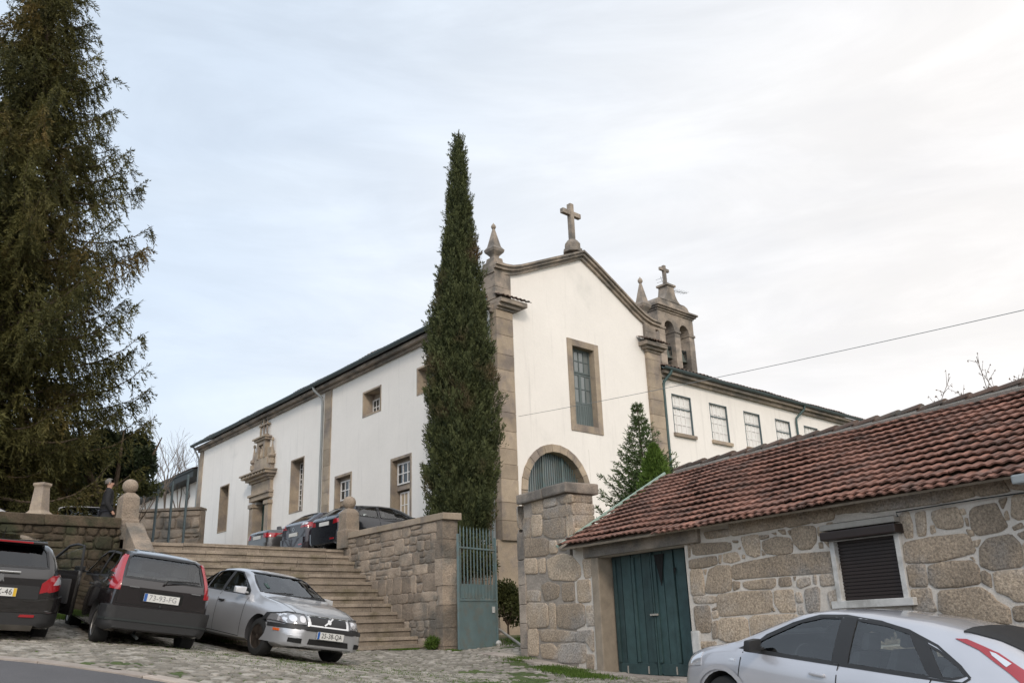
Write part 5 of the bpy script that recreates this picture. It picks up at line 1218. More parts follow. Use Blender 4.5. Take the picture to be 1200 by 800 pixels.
# --- silver saloon facing the camera
VOL = dict(L=4.48, W=1.72, wb=2.55, ro=1.05, wr=.305, paint=carpaint('pale_silver_paint', (.46, .465, .485), .55, .34), plate_off=.075,
  top=[(0, .88), (.04, .97), (.15, 1.01), (.65, 1.04), (.95, 1.16), (1.35, 1.345), (1.6, 1.40), (2.0, 1.42), (2.35, 1.405), (2.6, 1.35), (2.95, 1.18), (3.30, 1.00), (3.42, .965), (3.9, .885), (4.2, .80), (4.38, .72), (4.46, .62), (4.48, .5)],
  belt=[(0, .83), (.3, .93), (1, .95), (2, .92), (3.2, .88), (3.7, .82), (4.2, .72), (4.48, .48)],
  plan=[(0, .62), (.06, .74), (.25, .80), (.7, .84), (1.6, .86), (2.8, .86), (3.6, .84), (4.1, .79), (4.32, .72), (4.43, .64), (4.48, .52)],
  roof=[(0, .85), (.6, .84), (1.0, .76), (1.5, .70), (2.3, .70), (2.8, .76), (3.25, .84), (3.5, .86), (4.48, .84)], bot=[(0, .28), (.3, .20), (4.0, .19), (4.48, .25)],
  cabin=(1.02, 3.05), side_win=[[(1.02, .99), (1.10, 1.12), (1.30, 1.26), (1.42, 1.29), (1.42, .985)], [(1.46, .985), (1.46, 1.30), (1.75, 1.335), (2.02, 1.335), (2.02, .965)], [(2.10, .96), (2.10, 1.335), (2.35, 1.32), (2.62, 1.20), (2.98, 1.01), (3.02, .945)]],
  rear_win=[(-.60, 1.10), (.60, 1.10), (.50, 1.33), (-.50, 1.33)], wind=[(-.68, 1.02), (.68, 1.02), (.62, 1.16), (.53, 1.345), (-.53, 1.345), (-.62, 1.16)])
def saloon(mtx):
    c = Car(VOL, mtx, 'silver_saloon', 'silver saloon with a plate reading 25-38-QA, facing the camera below the steps'); P = VOL['paint']
    c.wheels('rimdark', 5); c.windows()
    for sg in (-1, 1):
        c.panel('headlamp', 'front', [(sg*.42, .585), (sg*.70, .575), (sg*.82, .60), (sg*.80, .70), (sg*.68, .745), (sg*.44, .73)], .012, 'headlamp'); c.ribbon('headlamp_rim', 'front', [(sg*.42, .585), (sg*.70, .575), (sg*.82, .60), (sg*.80, .70), (sg*.68, .745), (sg*.44, .73)], .014, .020, 'blacktrim')
        for y_, r_ in ((.50, .05), (.63, .05)): c.panel('lamp_reflector', 'front', [(sg*(y_+r_*math.cos(a)), .66+r_*math.sin(a)) for a in [2*math.pi*k/12 for k in range(12)]], .018, 'clearlamp')
        c.panel('indicator_lamp', 'side', [(4.10, .60), (4.30, .59), (4.32, .70), (4.10, .74)], .010, 'clearlamp', sg)
        c.panel('bumper_lamp', 'side', [(4.10, .455), (4.22, .455), (4.22, .485), (4.10, .485)], .052, 'amberlamp', sg)
        c.panel('pillar_trim', 'side', [(2.03, .965), (2.03, 1.34), (2.09, 1.34), (2.09, .965)], .002, 'blacktrim', sg)
        c.panel('fog_intake', 'front', [(sg*.52, .30), (sg*.66, .31), (sg*.66, .375), (sg*.52, .375)], .052, 'black')
        c.panel('front_bumper', 'side', [(4.07, .27), (4.44, .29), (4.44, .54), (3.93, .54), (3.98, .40)], .038, P, sg); c.panel('bumper_strip', 'side', [(3.92, .50), (4.46, .50), (4.46, .56), (3.92, .56)], .045, 'blacktrim', sg)
    c.panel('front_bumper', 'front', [(-.80, .27), (.80, .27), (.81, .55), (-.81, .55)], .042, P)
    c.panel('bumper_strip', 'front', [(-.80, .505), (.80, .505), (.80, .56), (-.80, .56)], .052, 'blacktrim')
    c.panel('lower_intake', 'front', [(-.40, .30), (.40, .30), (.38, .385), (-.38, .385)], .052, 'black')
    c.panel('grille_surround', 'front', [(-.39, .575), (.39, .575), (.41, .74), (-.41, .74)], .014, 'chrome')
    gr_ = c.panel('grille', 'front', [(-.345, .60), (.345, .60), (.36, .715), (-.36, .715)], .022, 'blacktrim')
    c.ribbon('grille_bar', 'front', [(-.10, .60), (.10, .715)], .022, .032, 'chrome', 1, gr_, closed=False)
    c.panel('grille_badge', 'front', [(.035*math.cos(a), .657+.035*math.sin(a)) for a in [2*math.pi*k/12 for k in range(12)]], .036, 'chrome', 1, gr_)
    c.plate('front', .455, '25-38-QA')
    c.mirror(2.88, 1.0, .80, carpaint('mirror_paint', (.62, .63, .65), .2, .3), (.12, .19, .13))
    c.door_seams([[(2.06, .96), (2.06, .28), (3.02, .26), (3.06, .9)], [(2.06, .28), (1.35, .28), (1.05, .6), (1.0, .98)]])
    c.handle(2.22, .80, 'blacktrim'); c.handle(1.38, .81, 'blacktrim'); c.seats((1.45, 2.15))
    q = MB()
    for y0, y1 in ((-.60, -.05), (.02, .58)): q.tube([(3.36, y0, 1.015), (3.31, (y0+y1)/2, 1.04), (3.22, y1, 1.055)], .011, 6)
    c.mb('windscreen_wiper', q, 'blacktrim')
    c.ribbon('bonnet_seam', 'top', [(3.40, -.70), (4.30, -.56)], .01, .002, 'black', closed=False); c.ribbon('bonnet_seam', 'top', [(3.40, .70), (4.30, .56)], .01, .002, 'black', closed=False)
    c.panel('windscreen_sticker', 'front', [(-.50, 1.10), (-.44, 1.10), (-.44, 1.17), (-.50, 1.17)], .004, 'doorgreen')
    return c
hV = Vector((.715, -.70, 0)).normalized(); fa = Vector((-3.93, 15.80, 0)); cV = fa-hV*(2.55/2)
saloon(place(cV.x, cV.y, math.atan2(hV.x, hV.y)))

# --- black small hatchback seen from behind
PUN = dict(L=3.76, W=1.58, wb=2.45, ro=.62, wr=.29, paint=carpaint('black_brown_paint', (.016, .012, .012), .2, .22), plate_off=.02,
  top=[(0, .90), (.02, .98), (.06, 1.04), (.30, 1.33), (.38, 1.39), (.6, 1.425), (1.2, 1.45), (1.8, 1.44), (2.1, 1.40), (2.5, 1.22), (2.95, .99), (3.3, .90), (3.6, .76), (3.72, .64), (3.76, .5)],
  belt=[(0, .88), (.3, .95), (1.2, .92), (2.6, .86), (3.2, .80), (3.76, .48)],
  plan=[(0, .67), (.04, .725), (.15, .755), (.6, .785), (1.4, .79), (2.6, .785), (3.2, .76), (3.5, .68), (3.7, .56), (3.76, .44)],
  roof=[(0, .90), (.3, .80), (.6, .76), (1.2, .745), (1.9, .74), (2.4, .78), (2.9, .86), (3.76, .84)], bot=[(0, .28), (.3, .20), (3.4, .19), (3.76, .24)],
  cabin=(.30, 2.75), side_win=[[(.55, 1.00), (.50, 1.25), (.66, 1.34), (1.22, 1.36), (1.22, .97)], [(1.30, .965), (1.30, 1.365), (1.80, 1.345), (2.10, 1.25), (2.55, 1.0), (2.60, .93)]],
  rear_win=[(-.58, 1.02), (.58, 1.02), (.54, 1.30), (.48, 1.355), (-.48, 1.355), (-.54, 1.30)], wind=[(-.62, 1.03), (.62, 1.03), (.52, 1.37), (-.52, 1.37)])
def punto(mtx):
    c = Car(PUN, mtx, 'black_hatchback', 'small black hatchback with tall red tail lamps, seen from behind beside the silver saloon'); P = PUN['paint']
    c.wheels('rim', 5); c.windows(seal=.03)
    for sg in (-1, 1):
        c.panel('tail_lamp', 'rear', [(sg*.62, .83), (sg*.735, .83), (sg*.73, 1.0), (sg*.66, 1.18), (sg*.595, 1.33), (sg*.545, 1.33), (sg*.59, 1.16), (sg*.615, 1.0)], .012, 'redlamp', thick=.02, maxe=.04)
        c.panel('tail_lamp_side', 'side', [(.035, .83), (.035, .96), (.09, 1.03), (.33, 1.30), (.41, 1.33), (.37, 1.24), (.20, 1.02), (.15, .94), (.14, .83)], .018, 'redlamp', sg, thick=.025, maxe=.03)
        c.panel('rear_bumper', 'side', [(.0, .30), (.26, .30), (.26, .60), (.0, .62)], .03, 'blacktrim', sg, thick=.04)
    c.panel('rear_bumper', 'rear', [(-.74, .30), (.74, .30), (.74, .60), (-.74, .62)], .06, 'blacktrim', thick=.08)
    c.ribbon('bumper_crease', 'rear', [(-.74, .42), (.74, .42)], .03, .075, 'rust', closed=False)
    c.panel('plate_recess', 'rear', [(-.31, .70), (.31, .70), (.32, .86), (-.32, .86)], .002, 'black')
    c.plate('rear', .765, '73-93-FG', ink='inkgrey')
    c.ribbon('hatch_seam', 'rear', [(-.64, .64), (.64, .64), (.64, .98)], .012, .002, 'black', closed=False)
    q = MB(); q.tube([(-.02, -.02, 1.035), (.03, -.30, 1.055), (.045, -.52, 1.06)], .014, 6); q.tube([(-.02, -.02, 1.035), (-.02, .0, .99)], .02, 6); c.mb('rear_wiper', q, 'blacktrim')
    q = MB(); q.box(-.03, -.01, .36, .50, .885, .90); q.box(-.03, -.012, -.56, -.42, .885, .90); c.mb('badge_script', q, 'chrome')
    q = MB(); q.lathe((-.015, 0, .655), [(.016, -.006), (.016, .006)], 10, ax=Matrix.Rotation(math.pi/2, 3, 'Y')); c.mb('hatch_lock', q, 'rust')
    q = MB(); q.tube([(.35, .22, .20), (.05, .22, .19), (-.05, .22, .18)], .022, 8); c.mb('exhaust_pipe', q, 'rust')
    c.door_seams([[(1.26, .96), (1.26, .26), (2.5, .26), (2.6, .9)]]); c.handle(1.42, .82, 'blacktrim'); c.mirror(2.42, .99, .76, 'blacktrim', (.1, .16, .11)); c.seats((1.0, 1.75))
    q = MB(); q.tube([(2.0, 0, 1.43), (1.8, 0, 1.62)], .004, 5)
    return c
hP = Vector((-.57, .82, 0)).normalized(); cP = Vector((-5.95, 14.2, 0))+hP*1.22
punto(place(cP.x, cP.y, math.atan2(hP.x, hP.y), zs=1.0, dz=-.04))

# --- black hatchback at the left edge with its passenger door open
PEU = dict(L=4.28, W=1.80, wb=2.61, ro=.80, wr=.315, paint=carpaint('black_grey_paint', (.020, .018, .018), .3, .22), plate_off=.015,
  top=[(0, .96), (.02, 1.04), (.07, 1.10), (.28, 1.36), (.40, 1.42), (.8, 1.47), (1.5, 1.50), (2.1, 1.47), (2.5, 1.36), (3.2, 1.04), (3.6, .95), (4.0, .82), (4.2, .68), (4.28, .52)],
  belt=[(0, .93), (.4, 1.02), (1.4, .98), (3.0, .92), (3.6, .87), (4.28, .5)],
  plan=[(0, .66), (.05, .77), (.2, .84), (.7, .89), (1.5, .90), (3.0, .895), (3.6, .86), (4.0, .74), (4.2, .6), (4.28, .48)],
  roof=[(0, .88), (.3, .78), (.7, .72), (1.5, .70), (2.3, .71), (2.8, .78), (3.3, .85), (4.28, .84)], bot=[(0, .30), (.3, .22), (3.9, .20), (4.28, .25)],
  cabin=(.32, 3.0), side_win=[[(.62, 1.10), (.75, 1.28), (.95, 1.34), (1.10, 1.36), (1.10, 1.05)], [(1.16, 1.045), (1.16, 1.37), (1.75, 1.40), (1.75, 1.02)], [(1.86, 1.01), (1.86, 1.40), (2.2, 1.36), (2.6, 1.18), (2.95, .99)]],
  rear_win=[(-.62, 1.09), (.62, 1.09), (.58, 1.30), (.50, 1.385), (-.50, 1.385), (-.58, 1.30)], wind=[(-.66, 1.08), (.66, 1.08), (.55, 1.40), (-.55, 1.40)])
def peugeot(mtx):
    c = Car(PEU, mtx, 'black_hatchback', 'black hatchback at the far left with its passenger door open'); P = PEU['paint']
    c.wheels('rim', 5); c.windows('glassdark', seal=.03)
    for sg in (-1, 1):
        c.panel('tail_lamp', 'rear', [(sg*.55, .74), (sg*.80, .82), (sg*.82, .98), (sg*.68, .99), (sg*.56, .88)], .016, 'redlamp', thick=.03)
        c.panel('tail_lamp_side', 'side', [(.0, .76), (.0, .90), (.10, .99), (.34, 1.0), (.22, .88), (.14, .80)], .012, 'redlamp', sg, thick=.03)
        c.panel('reverse_lamp', 'rear', [(sg*.70, .86), (sg*.82, .87), (sg*.81, .96), (sg*.76, .97)], .024, 'clearlamp', thick=.03)
        c.panel('rear_bumper', 'side', [(.0, .28), (.42, .24), (.42, .62), (.0, .70)], .02, P, sg, thick=.04)
    c.panel('rear_bumper', 'rear', [(-.84, .48), (.84, .48), (.84, .70), (.5, .64), (-.5, .64), (-.84, .70)], .05, P, thick=.08)
    c.panel('lower_bumper', 'rear', [(-.82, .31), (.82, .31), (.84, .475), (-.84, .475)], .045, 'blacktrim', thick=.08)
    c.ribbon('bumper_crease', 'rear', [(-.55, .30), (.55, .30)], .03, .06, 'rim', closed=False)
    c.panel('rear_reflector', 'rear', [(-.54, .42), (-.34, .42), (-.36, .455), (-.54, .455)], .062, 'redlamp', thick=.02)
    c.panel('plate_recess', 'rear', [(-.55, .66), (.55, .66), (.54, .84), (-.54, .84)], .003, 'blacktrim'); c.plate('rear', .745, '38-OX-46', extra=True)
    q = MB(); q.box8([(.20, -.55, 1.405), (.60, -.58, 1.43), (.60, .58, 1.43), (.20, .55, 1.405), (.20, -.55, 1.445), (.60, -.58, 1.468), (.60, .58, 1.468), (.20, .55, 1.445)]); sp_o = c.mb('roof_spoiler', q, P, bevel=.012)
    q = MB(); q.box(.188, .202, -.36, .36, 1.414, 1.436); c.mb('high_brake_lamp', q, 'redlamp', sp_o)
    q = MB(); q.box(-.045, -.02, -.26, .26, 1.005, 1.03); c.mb('chrome_strip', q, 'chrome', bevel=.006)
    # rampant lion emblem as a small raised mark
    pts = [(0, -.05), (.02, -.048), (.028, -.02), (.045, -.048), (.06, -.045), (.045, -.005), (.05, .02), (.035, .045), (.0, .055), (-.035, .045), (-.045, .03), (-.02, .03), (-.03, .012), (-.055, .01), (-.055, -.005), (-.02, -.005), (-.035, -.03), (-.02, -.05)]
    c.panel('lion_emblem', 'rear', [(-a*.95-.02, .93+b) for a, b in pts], .014, 'chrome', thick=.01)
    q = MB(); q.tube([(.0, .30, 1.09), (-.02, .02, 1.08)], .016, 6); c.mb('rear_wiper', q, 'blacktrim')
    q = MB(); q.tube([(.60, .0, 1.46), (.42, .0, 1.62)], .004, 5); c.mb('roof_aerial', q, 'blacktrim')
    c.door_seams([[(1.8, 1.0), (1.8, .28), (1.1, .3), (.95, .7), (1.12, 1.03)]]); c.mirror(2.75, 1.04, .84, 'blacktrim'); c.seats((1.3, 2.1))
    # open front right door: hinged at its front edge
    hx, hy, ang = 2.92, -.885, rad(25)
    dm = MB()
    def dp(x, z, o):   # door-local: x behind hinge, outward o
        a = x; return (hx-a*math.cos(ang)-o*math.sin(ang)*-0-0*o, hy-a*math.sin(ang)-o, z)
    low = [(0, .28), (1.05, .28), (1.08, 1.0), (0, .93)]
    dm.box8([dp(x, z, o) for (x, z) in low[:2]+low[2:] for o in ()]) if False else None
    v = [dp(x, z, 0) for x, z in low]+[dp(x, z, .07) for x, z in low]
    dm.add(v, [(0, 1, 2, 3), (7, 6, 5, 4), (0, 4, 5, 1), (1, 5, 6, 2), (2, 6, 7, 3), (3, 7, 4, 0)])
    do = c.mb('open_door', dm, P, bevel=.02)
    fr = [(0.02, .93), (.30, 1.12), (.66, 1.37), (.85, 1.41), (1.04, 1.40), (1.08, 1.0)]
    dm = MB(); dm.tube([dp(x, z, .035) for x, z in fr], .022, 8); c.mb('window_frame', dm, 'blacktrim', do)
    dm = MB(); dm.add([dp(x, z, .035) for x, z in fr], [tuple(range(len(fr)))]); c.mb('window_glass', dm, 'glass', do, sm=None)
    dm = MB(); v = [(.15, .45), (.95, .45), (.95, .85), (.15, .80)]; dm.add([dp(x, z, -.03) for x, z in v]+[dp(x, z, 0) for x, z in v], [(0, 1, 2, 3), (0, 4, 5, 1), (1, 5, 6, 2), (2, 6, 7, 3), (3, 7, 4, 0)]); c.mb('door_card', dm, 'interior', do, bevel=.015)
    return c
hE = Vector((-.59, .81, 0)).normalized(); cE = Vector((-7.87, 13.15, 0))+hE*1.305
peugeot(place(cE.x, cE.y, math.atan2(hE.x, hE.y), dz=-.07))

# --- cars on the terrace, noses to the church wall
def terr_z(x, y): return ZT-.012+.03*max(0, (Vector((x, y, 0))-RP).dot(S.d))
hT = A.d.copy(); rT = A.n.copy()
base3 = Vector((-6.02, 26.6, 0))
def tcar(spec, name, label, k, shift=0, group='cars parked nose to the church wall'):
    rl = base3+S.d*(2.6*k)+hT*shift; cc = rl+rT*(spec['W']/2)+hT*(spec['ro']+spec['wb']/2)
    return Car(spec, place(cc.x, cc.y, math.atan2(hT.x, hT.y), zfix=terr_z(cc.x, cc.y)), name, label, group)
A3 = dict(PUN); A3.update(L=4.15, W=1.74, wb=2.51, ro=.78, wr=.31, paint=carpaint('black_blue_paint', (.012, .013, .018), .3, .2),
  top=[(0, .94), (.02, 1.0), (.06, 1.05), (.45, 1.30), (.62, 1.375), (.9, 1.40), (1.5, 1.42), (2.0, 1.40), (2.3, 1.33), (3.0, 1.0), (3.5, .90), (3.95, .76), (4.1, .62), (4.15, .48)],
  belt=[(0, .90), (.4, .97), (1.4, .94), (2.9, .89), (3.5, .83), (4.15, .46)],
  plan=[(0, .72), (.05, .80), (.2, .84), (.7, .87), (2.9, .87), (3.5, .83), (3.9, .72), (4.15, .48)],
  roof=[(0, .9), (.4, .80), (.8, .74), (1.4, .73), (2.1, .73), (2.6, .79), (3.1, .86), (4.15, .84)], bot=[(0, .26), (4.15, .24)], cabin=(.35, 2.85),
  side_win=[[(.62, 1.04), (.78, 1.26), (1.35, 1.34), (1.35, 1.0)], [(1.43, .995), (1.43, 1.345), (1.85, 1.33), (2.2, 1.23), (2.72, .98)]],
  rear_win=[(-.62, 1.06), (.62, 1.06), (.52, 1.34), (-.52, 1.34)], wind=[(-.66, 1.04), (.66, 1.04), (.54, 1.36), (-.54, 1.36)])
def tdetails(c, sp, lamp, bump, plz, sal=False, badge=True):
    P = sp['paint']; c.wheels('rim', 5); c.windows(seal=.03); c.seats((1.25, 2.0))
    for sg in (-1, 1):
        c.panel('tail_lamp', 'rear', [(sg*a, b) for a, b in lamp[0]], .014, 'redlamp', thick=.03); c.panel('tail_lamp_side', 'side', lamp[1], .012, 'redlamp', sg, thick=.03)
        c.panel('rear_bumper', 'side', [(.0, .27), (.38, .25), (.38, .58), (.0, .60)], .02, P, sg, thick=.04)
    c.panel('rear_bumper', 'rear', [(-.80, .27), (.80, .27), (.82, .60), (-.82, .60)], .05, P, thick=.08); c.panel('rear_reflector', 'rear', [(-.62, .36), (-.42, .36), (-.42, .40), (-.62, .40)], .062, 'redlamp', thick=.02)
    q = MB(); x_ = c.hit('rear', 0, plz, 1, 0).x-.02; q.box(x_, x_+.012, -.26, .26, plz-.055, plz+.055); c.mb('licence_plate', q, 'plate', sm=None)
    if badge: c.ribbon('rear_badge', 'rear', [(.055*math.cos(a), plz+.16+.055*math.sin(a)) for a in [2*math.pi*k/14 for k in range(14)]], .014, .012, 'chrome')
    c.door_seams([[(1.39, 1.0), (1.39, .28), (2.7, .28), (2.78, .9)]]); c.mirror(2.5, 1.0, .82, 'blacktrim')
c3 = tcar(A3, 'dark_hatchback', 'glossy black hatchback on the terrace, half behind the right ball pillar', 0, -.35)
tdetails(c3, A3, ([(.50, .80), (.80, .82), (.80, .93), (.52, .92)], [(0, .82), (.22, .84), (.22, .94), (0, .95)]), 0, .84)
MEG = dict(A3); MEG.update(L=4.2, W=1.78, wr=.32, paint=carpaint('aubergine_paint', (.030, .024, .032), .5, .22),
  top=[(0, 1.0), (.02, 1.05), (.08, 1.10), (.48, 1.34), (.60, 1.42), (.9, 1.45), (1.5, 1.46), (2.0, 1.43), (2.35, 1.34), (3.05, 1.0), (3.55, .90), (4.0, .76), (4.15, .62), (4.2, .48)],
  side_win=[[(.70, 1.14), (.85, 1.30), (1.35, 1.38), (1.35, 1.04)], [(1.43, 1.035), (1.43, 1.385), (1.85, 1.365), (2.2, 1.26), (2.72, 1.0)]], rear_win=[(-.60, 1.13), (.60, 1.13), (.52, 1.38), (-.52, 1.38)],
  belt=[(0, .97), (.4, 1.04), (1.4, .98), (2.9, .90), (3.5, .84), (4.2, .46)])
c2 = tcar(MEG, 'dark_hatchback', 'dark aubergine hatchback, the middle one of the three cars on the terrace', 1, -.1)
tdetails(c2, MEG, ([(.42, .90), (.80, .90), (.82, 1.03), (.60, 1.04)], [(0, .90), (.40, .95), (.44, 1.03), (0, 1.05)]), 0, .72)
for sg in (-1, 1): c2.panel('lamp_lens', 'rear', [(sg*.52, .97), (sg*.74, .97), (sg*.74, 1.03), (sg*.60, 1.03)], .026, 'clearlamp', thick=.02)
BMW = dict(VOL); BMW.update(L=4.47, W=1.74, paint=carpaint('graphite_paint', (.085, .082, .082), .6, .3), plate_off=.02,
  top=[(0, .90), (.03, .99), (.12, 1.03), (.70, 1.05), (1.0, 1.18), (1.4, 1.35), (1.65, 1.39), (2.0, 1.405), (2.35, 1.39), (2.6, 1.34), (2.95, 1.16), (3.30, .99), (3.9, .88), (4.3, .76), (4.44, .62), (4.47, .5)])
c1 = tcar(BMW, 'grey_saloon', 'dark grey saloon, leftmost of the cars parked nose to the church wall', 2, -.2)
tdetails(c1, BMW, ([(.46, .76), (.78, .76), (.80, .90), (.46, .90)], [(0, .77), (.16, .77), (.16, .91), (0, .91)]), 0, .80)
# pale car roofs above the retaining wall
for i, (px_, py_, Y, lb) in enumerate(((97, 598, 24.6, 'pale car behind the retaining wall, only its roof showing beside the man'), (-4, 594, 22.8, 'pale car at the far left edge, only its roof showing over the mossy wall'))):
    WH = dict(PUN); WH['paint'] = carpaint('white_paint', (.66, .67, .69), 0, .3); p = at_y(px_, py_, Y)
    hh = Vector((-.45, .9, 0)).normalized() if i == 0 else Vector((.95, .2, 0)).normalized()
    c = Car(WH, place(p.x, p.y, math.atan2(hh.x, hh.y), zfix=p.z-1.47), 'pale_car', lb); c.wheels('rim', 5); c.windows(seal=.03); c.seats((1.0, 1.75))
    for sg in (-1, 1): c.panel('tail_lamp', 'rear', [(sg*.66, .83), (sg*.775, .83), (sg*.77, 1.02), (sg*.665, 1.33), (sg*.60, 1.36), (sg*.60, 1.30), (sg*.655, 1.05)], .014, 'redlamp', thick=.03); c.panel('headlamp', 'side', [(3.3, .66), (3.66, .60), (3.66, .68), (3.3, .78)], .01, 'clearlamp', sg)
    c.mirror(2.42, .99, .76, 'blacktrim', (.1, .16, .11))
# ============================================================ VEGETATION
def blades(P, D, Ln, Wd, name, m, parent=None, col=None, mixed=None):
    """P (n,3) base points, D (n,3) unit directions, Ln, Wd arrays: slim leaf quads (kite) with random roll"""
    n = len(P); R = RNG.normal(size=(n, 3)); Sd = np.cross(D, R); Sd /= np.linalg.norm(Sd, axis=1)[:, None]+1e-9
    Ln = np.broadcast_to(Ln, n)[:, None]; Wd = np.broadcast_to(Wd, n)[:, None]
    v = np.stack([P, P+D*Ln*.45+Sd*Wd*.5, P+D*Ln, P+D*Ln*.45-Sd*Wd*.5], 1).reshape(-1, 3)
    if col is None: col = RNG.uniform(0, 1, n)
    return v, np.repeat(col, 4)
def leafmesh(name, v, c, m, parent=None, verts_per=4):
    if parent is not None and parent.name in WM:
        Mi = np.array(WM[parent.name].inverted()); v = v@Mi[:3, :3].T+Mi[:3, 3]
    n = len(v)//4; me = bpy.data.meshes.new(name); me.vertices.add(len(v)); me.vertices.foreach_set('co', v.astype(np.float32).ravel())
    me.loops.add(4*n); me.loops.foreach_set('vertex_index', np.arange(4*n, dtype=np.int32)); me.polygons.add(n); me.polygons.foreach_set('loop_start', np.arange(n, dtype=np.int32)*4)
    try: me.polygons.foreach_set('loop_total', np.full(n, 4, dtype=np.int32))
    except Exception: pass
    me.update(calc_edges=True); me.materials.append(m)
    ca = me.attributes.new('Col', 'FLOAT', 'POINT'); ca.data.foreach_set('value', c.astype(np.float32))
    o = bpy.data.objects.new(name, me); COL.objects.link(o)
    if parent is not None: o.parent = parent
    return o
def unit(a): return a/(np.linalg.norm(a, axis=-1, keepdims=True)+1e-9)

def conifer(root, base, H, Rfun, nwh, per, leafm, name_l='foliage', droop=.35, tip_up=.25, twig=.5, hang=1.0, needle=(.09, .03), dens=1.0, lean=(0, 0), zstart=.06, tr=.3, azr=None, upb=0.0, branchw=.035):
    """trunk, whorls of arching boughs, side twigs (hanging for spruce), needle tufts"""
    tk = MB(); pts = [(base[0]+lean[0]*t, base[1]+lean[1]*t, base[2]+H*t) for t in np.linspace(0, 1, 9)]
    tk.tube(pts, [tr*(1-.96*t)+.01 for t in np.linspace(0, 1, 9)], 10); tk.build('trunk', M['bark'], root, smooth=60)
    bb = MB(); P_, D_, L_, C_ = [], [], [], []
    for i in range(nwh):
        t = zstart+(1-zstart)*((i+random.random()*.6)/nwh)
        z = base[2]+H*t; R = Rfun(t)
        for k in range(per):
            if azr is None: az = 2*math.pi*(k+random.random()*.8)/per+i*2.4
            else: az = random.uniform(*azr)
            r = R*(random.uniform(.5, 1.10) if R > 1.6 else random.uniform(.65, 1.1))
            if r < .05: continue
            n = 9; s = np.linspace(0, 1, n); a2 = az+np.cumsum(RNG.normal(0, .03, n))
            zz = z+r*(upb*s-droop*s**1.5*1.2+tip_up*s**3.2*1.4)
            cx = base[0]+lean[0]*t; cy = base[1]+lean[1]*t
            B_ = np.c_[cx+np.cos(a2)*r*s, cy+np.sin(a2)*r*s, zz]
            bb.tube([tuple(p) for p in B_], [max(.004, branchw*(r/4)**.6*(1-.9*q)) for q in s], 5, cap=False)
            tone = random.random()
            # side twigs
            nt_ = max(5, int(r*9*dens))
            for _ in range(nt_):
                q = random.random()**.75*.97+.03; j = q*(n-1); j0 = min(int(j), n-2); b0 = B_[j0]+(B_[j0+1]-B_[j0])*(j-j0)
                fd = unit(B_[j0+1]-B_[j0]); sd_ = np.cross(fd, (0, 0, 1))*random.choice((-1, 1)); ln = twig*(.35+.65*(1-q))*random.uniform(.6, 1.2)*min(1, r/1.5+.2)
                dv = unit(sd_*random.uniform(.3, .9)+fd*random.uniform(.4, .9)+np.array((0, 0, -hang*random.uniform(.2, 1.3))))
                m_ = max(3, int(ln/ (needle[0]*.34)*dens)); s2 = np.linspace(0, 1, m_)
                tp = b0+dv*ln*s2[:, None]; tp[:, 2] -= hang*.25*ln*s2**2
                P_.append(tp); D_.append(unit(np.tile(dv, (m_, 1))+RNG.normal(0, .55, (m_, 3)))); C_.append(np.clip(tone*.5+RNG.uniform(0, .5, m_), 0, 1))
            # needles on the bough itself near its tip
            m_ = int(r*22*dens); s2 = RNG.uniform(.25, 1, m_)*(n-1); j0 = np.minimum(s2.astype(int), n-2); fr = (s2-j0)[:, None]
            tp = B_[j0]*(1-fr)+B_[j0+1]*fr; fd = unit(B_[j0+1]-B_[j0]); P_.append(tp); D_.append(unit(fd+RNG.normal(0, .5, (m_, 3)))); C_.append(np.clip(tone*.5+RNG.uniform(0, .5, m_), 0, 1))
    bb.build('branches', M['bark'], root)
    P = np.concatenate(P_); D = np.concatenate(D_); C = np.concatenate(C_)
    v, c = blades(P, D, RNG.uniform(.7, 1.4, len(P))*needle[0]*1.5, needle[1]*RNG.uniform(.7, 1.3, len(P)), '', None, col=C)
    leafmesh(name_l, v, c, leafm, root); return len(P)

# big spruce on the left
bx, by = -14.6, 23.2; bz = ZT
sr_ = empty('spruce_tree', (bx, by, bz), 'huge spruce with drooping olive brown boughs filling the left edge', 'tree')
def Rs(t): return float(np.interp(t, [0, .1, .235, .39, .52, .69, .82, 1], [3.4, 4.1, 4.25, 3.9, 3.1, 2.0, 1.15, .1]))
nn = conifer(sr_, (bx, by, bz), 21.5, Rs, 62, 7, M['spruce'], droop=.36, tip_up=.40, twig=1.0, hang=1.5, needle=(.082, .030), dens=1.7, zstart=.075, tr=.42, branchw=.05)

# cypress
cyb = at_y(543, 640, 23.8); cyz = -.2
cy = empty('cypress_tree', (cyb.x, 23.8, cyz), 'tall narrow dark cypress before the church corner', 'tree')
prof = [(2.0, .35), (2.4, .66), (3.0, .86), (4.5, .93), (6, .93), (7.5, .85), (8.6, .72), (9.6, .60), (10.6, .44), (11.8, .30), (12.6, .22), (13.3, .15), (14.0, .09), (14.5, .02)]
tk = MB(); tk.tube([(cyb.x, 23.8, cyz-.2), (cyb.x, 23.8, 3), (cyb.x, 23.8, 9)], [.19, .15, .05], 8); tk.build('trunk', M['bark'], cy, smooth=60)
pz = np.array([p[0] for p in prof]); pr_ = np.array([p[1] for p in prof])*.95
ncl = 5200; zc = RNG.uniform(2.0, 14.55, ncl*3); keep = RNG.uniform(0, 1, ncl*3) < (np.interp(zc, pz, pr_)/.96+.06); zc = zc[keep][:ncl]; ncl = len(zc)
az = RNG.uniform(0, 2*np.pi, ncl)
lob = 1+.11*np.sin(az*3+zc*1.3)+.09*np.sin(az*7-zc*1.1)+.08*np.sin(zc*5.3+az*2)
bigr = np.interp(zc, pz, pr_)*lob*RNG.uniform(.62, 1.05, ncl)+RNG.exponential(.03, ncl)*(RNG.uniform(0, 1, ncl) < .3)
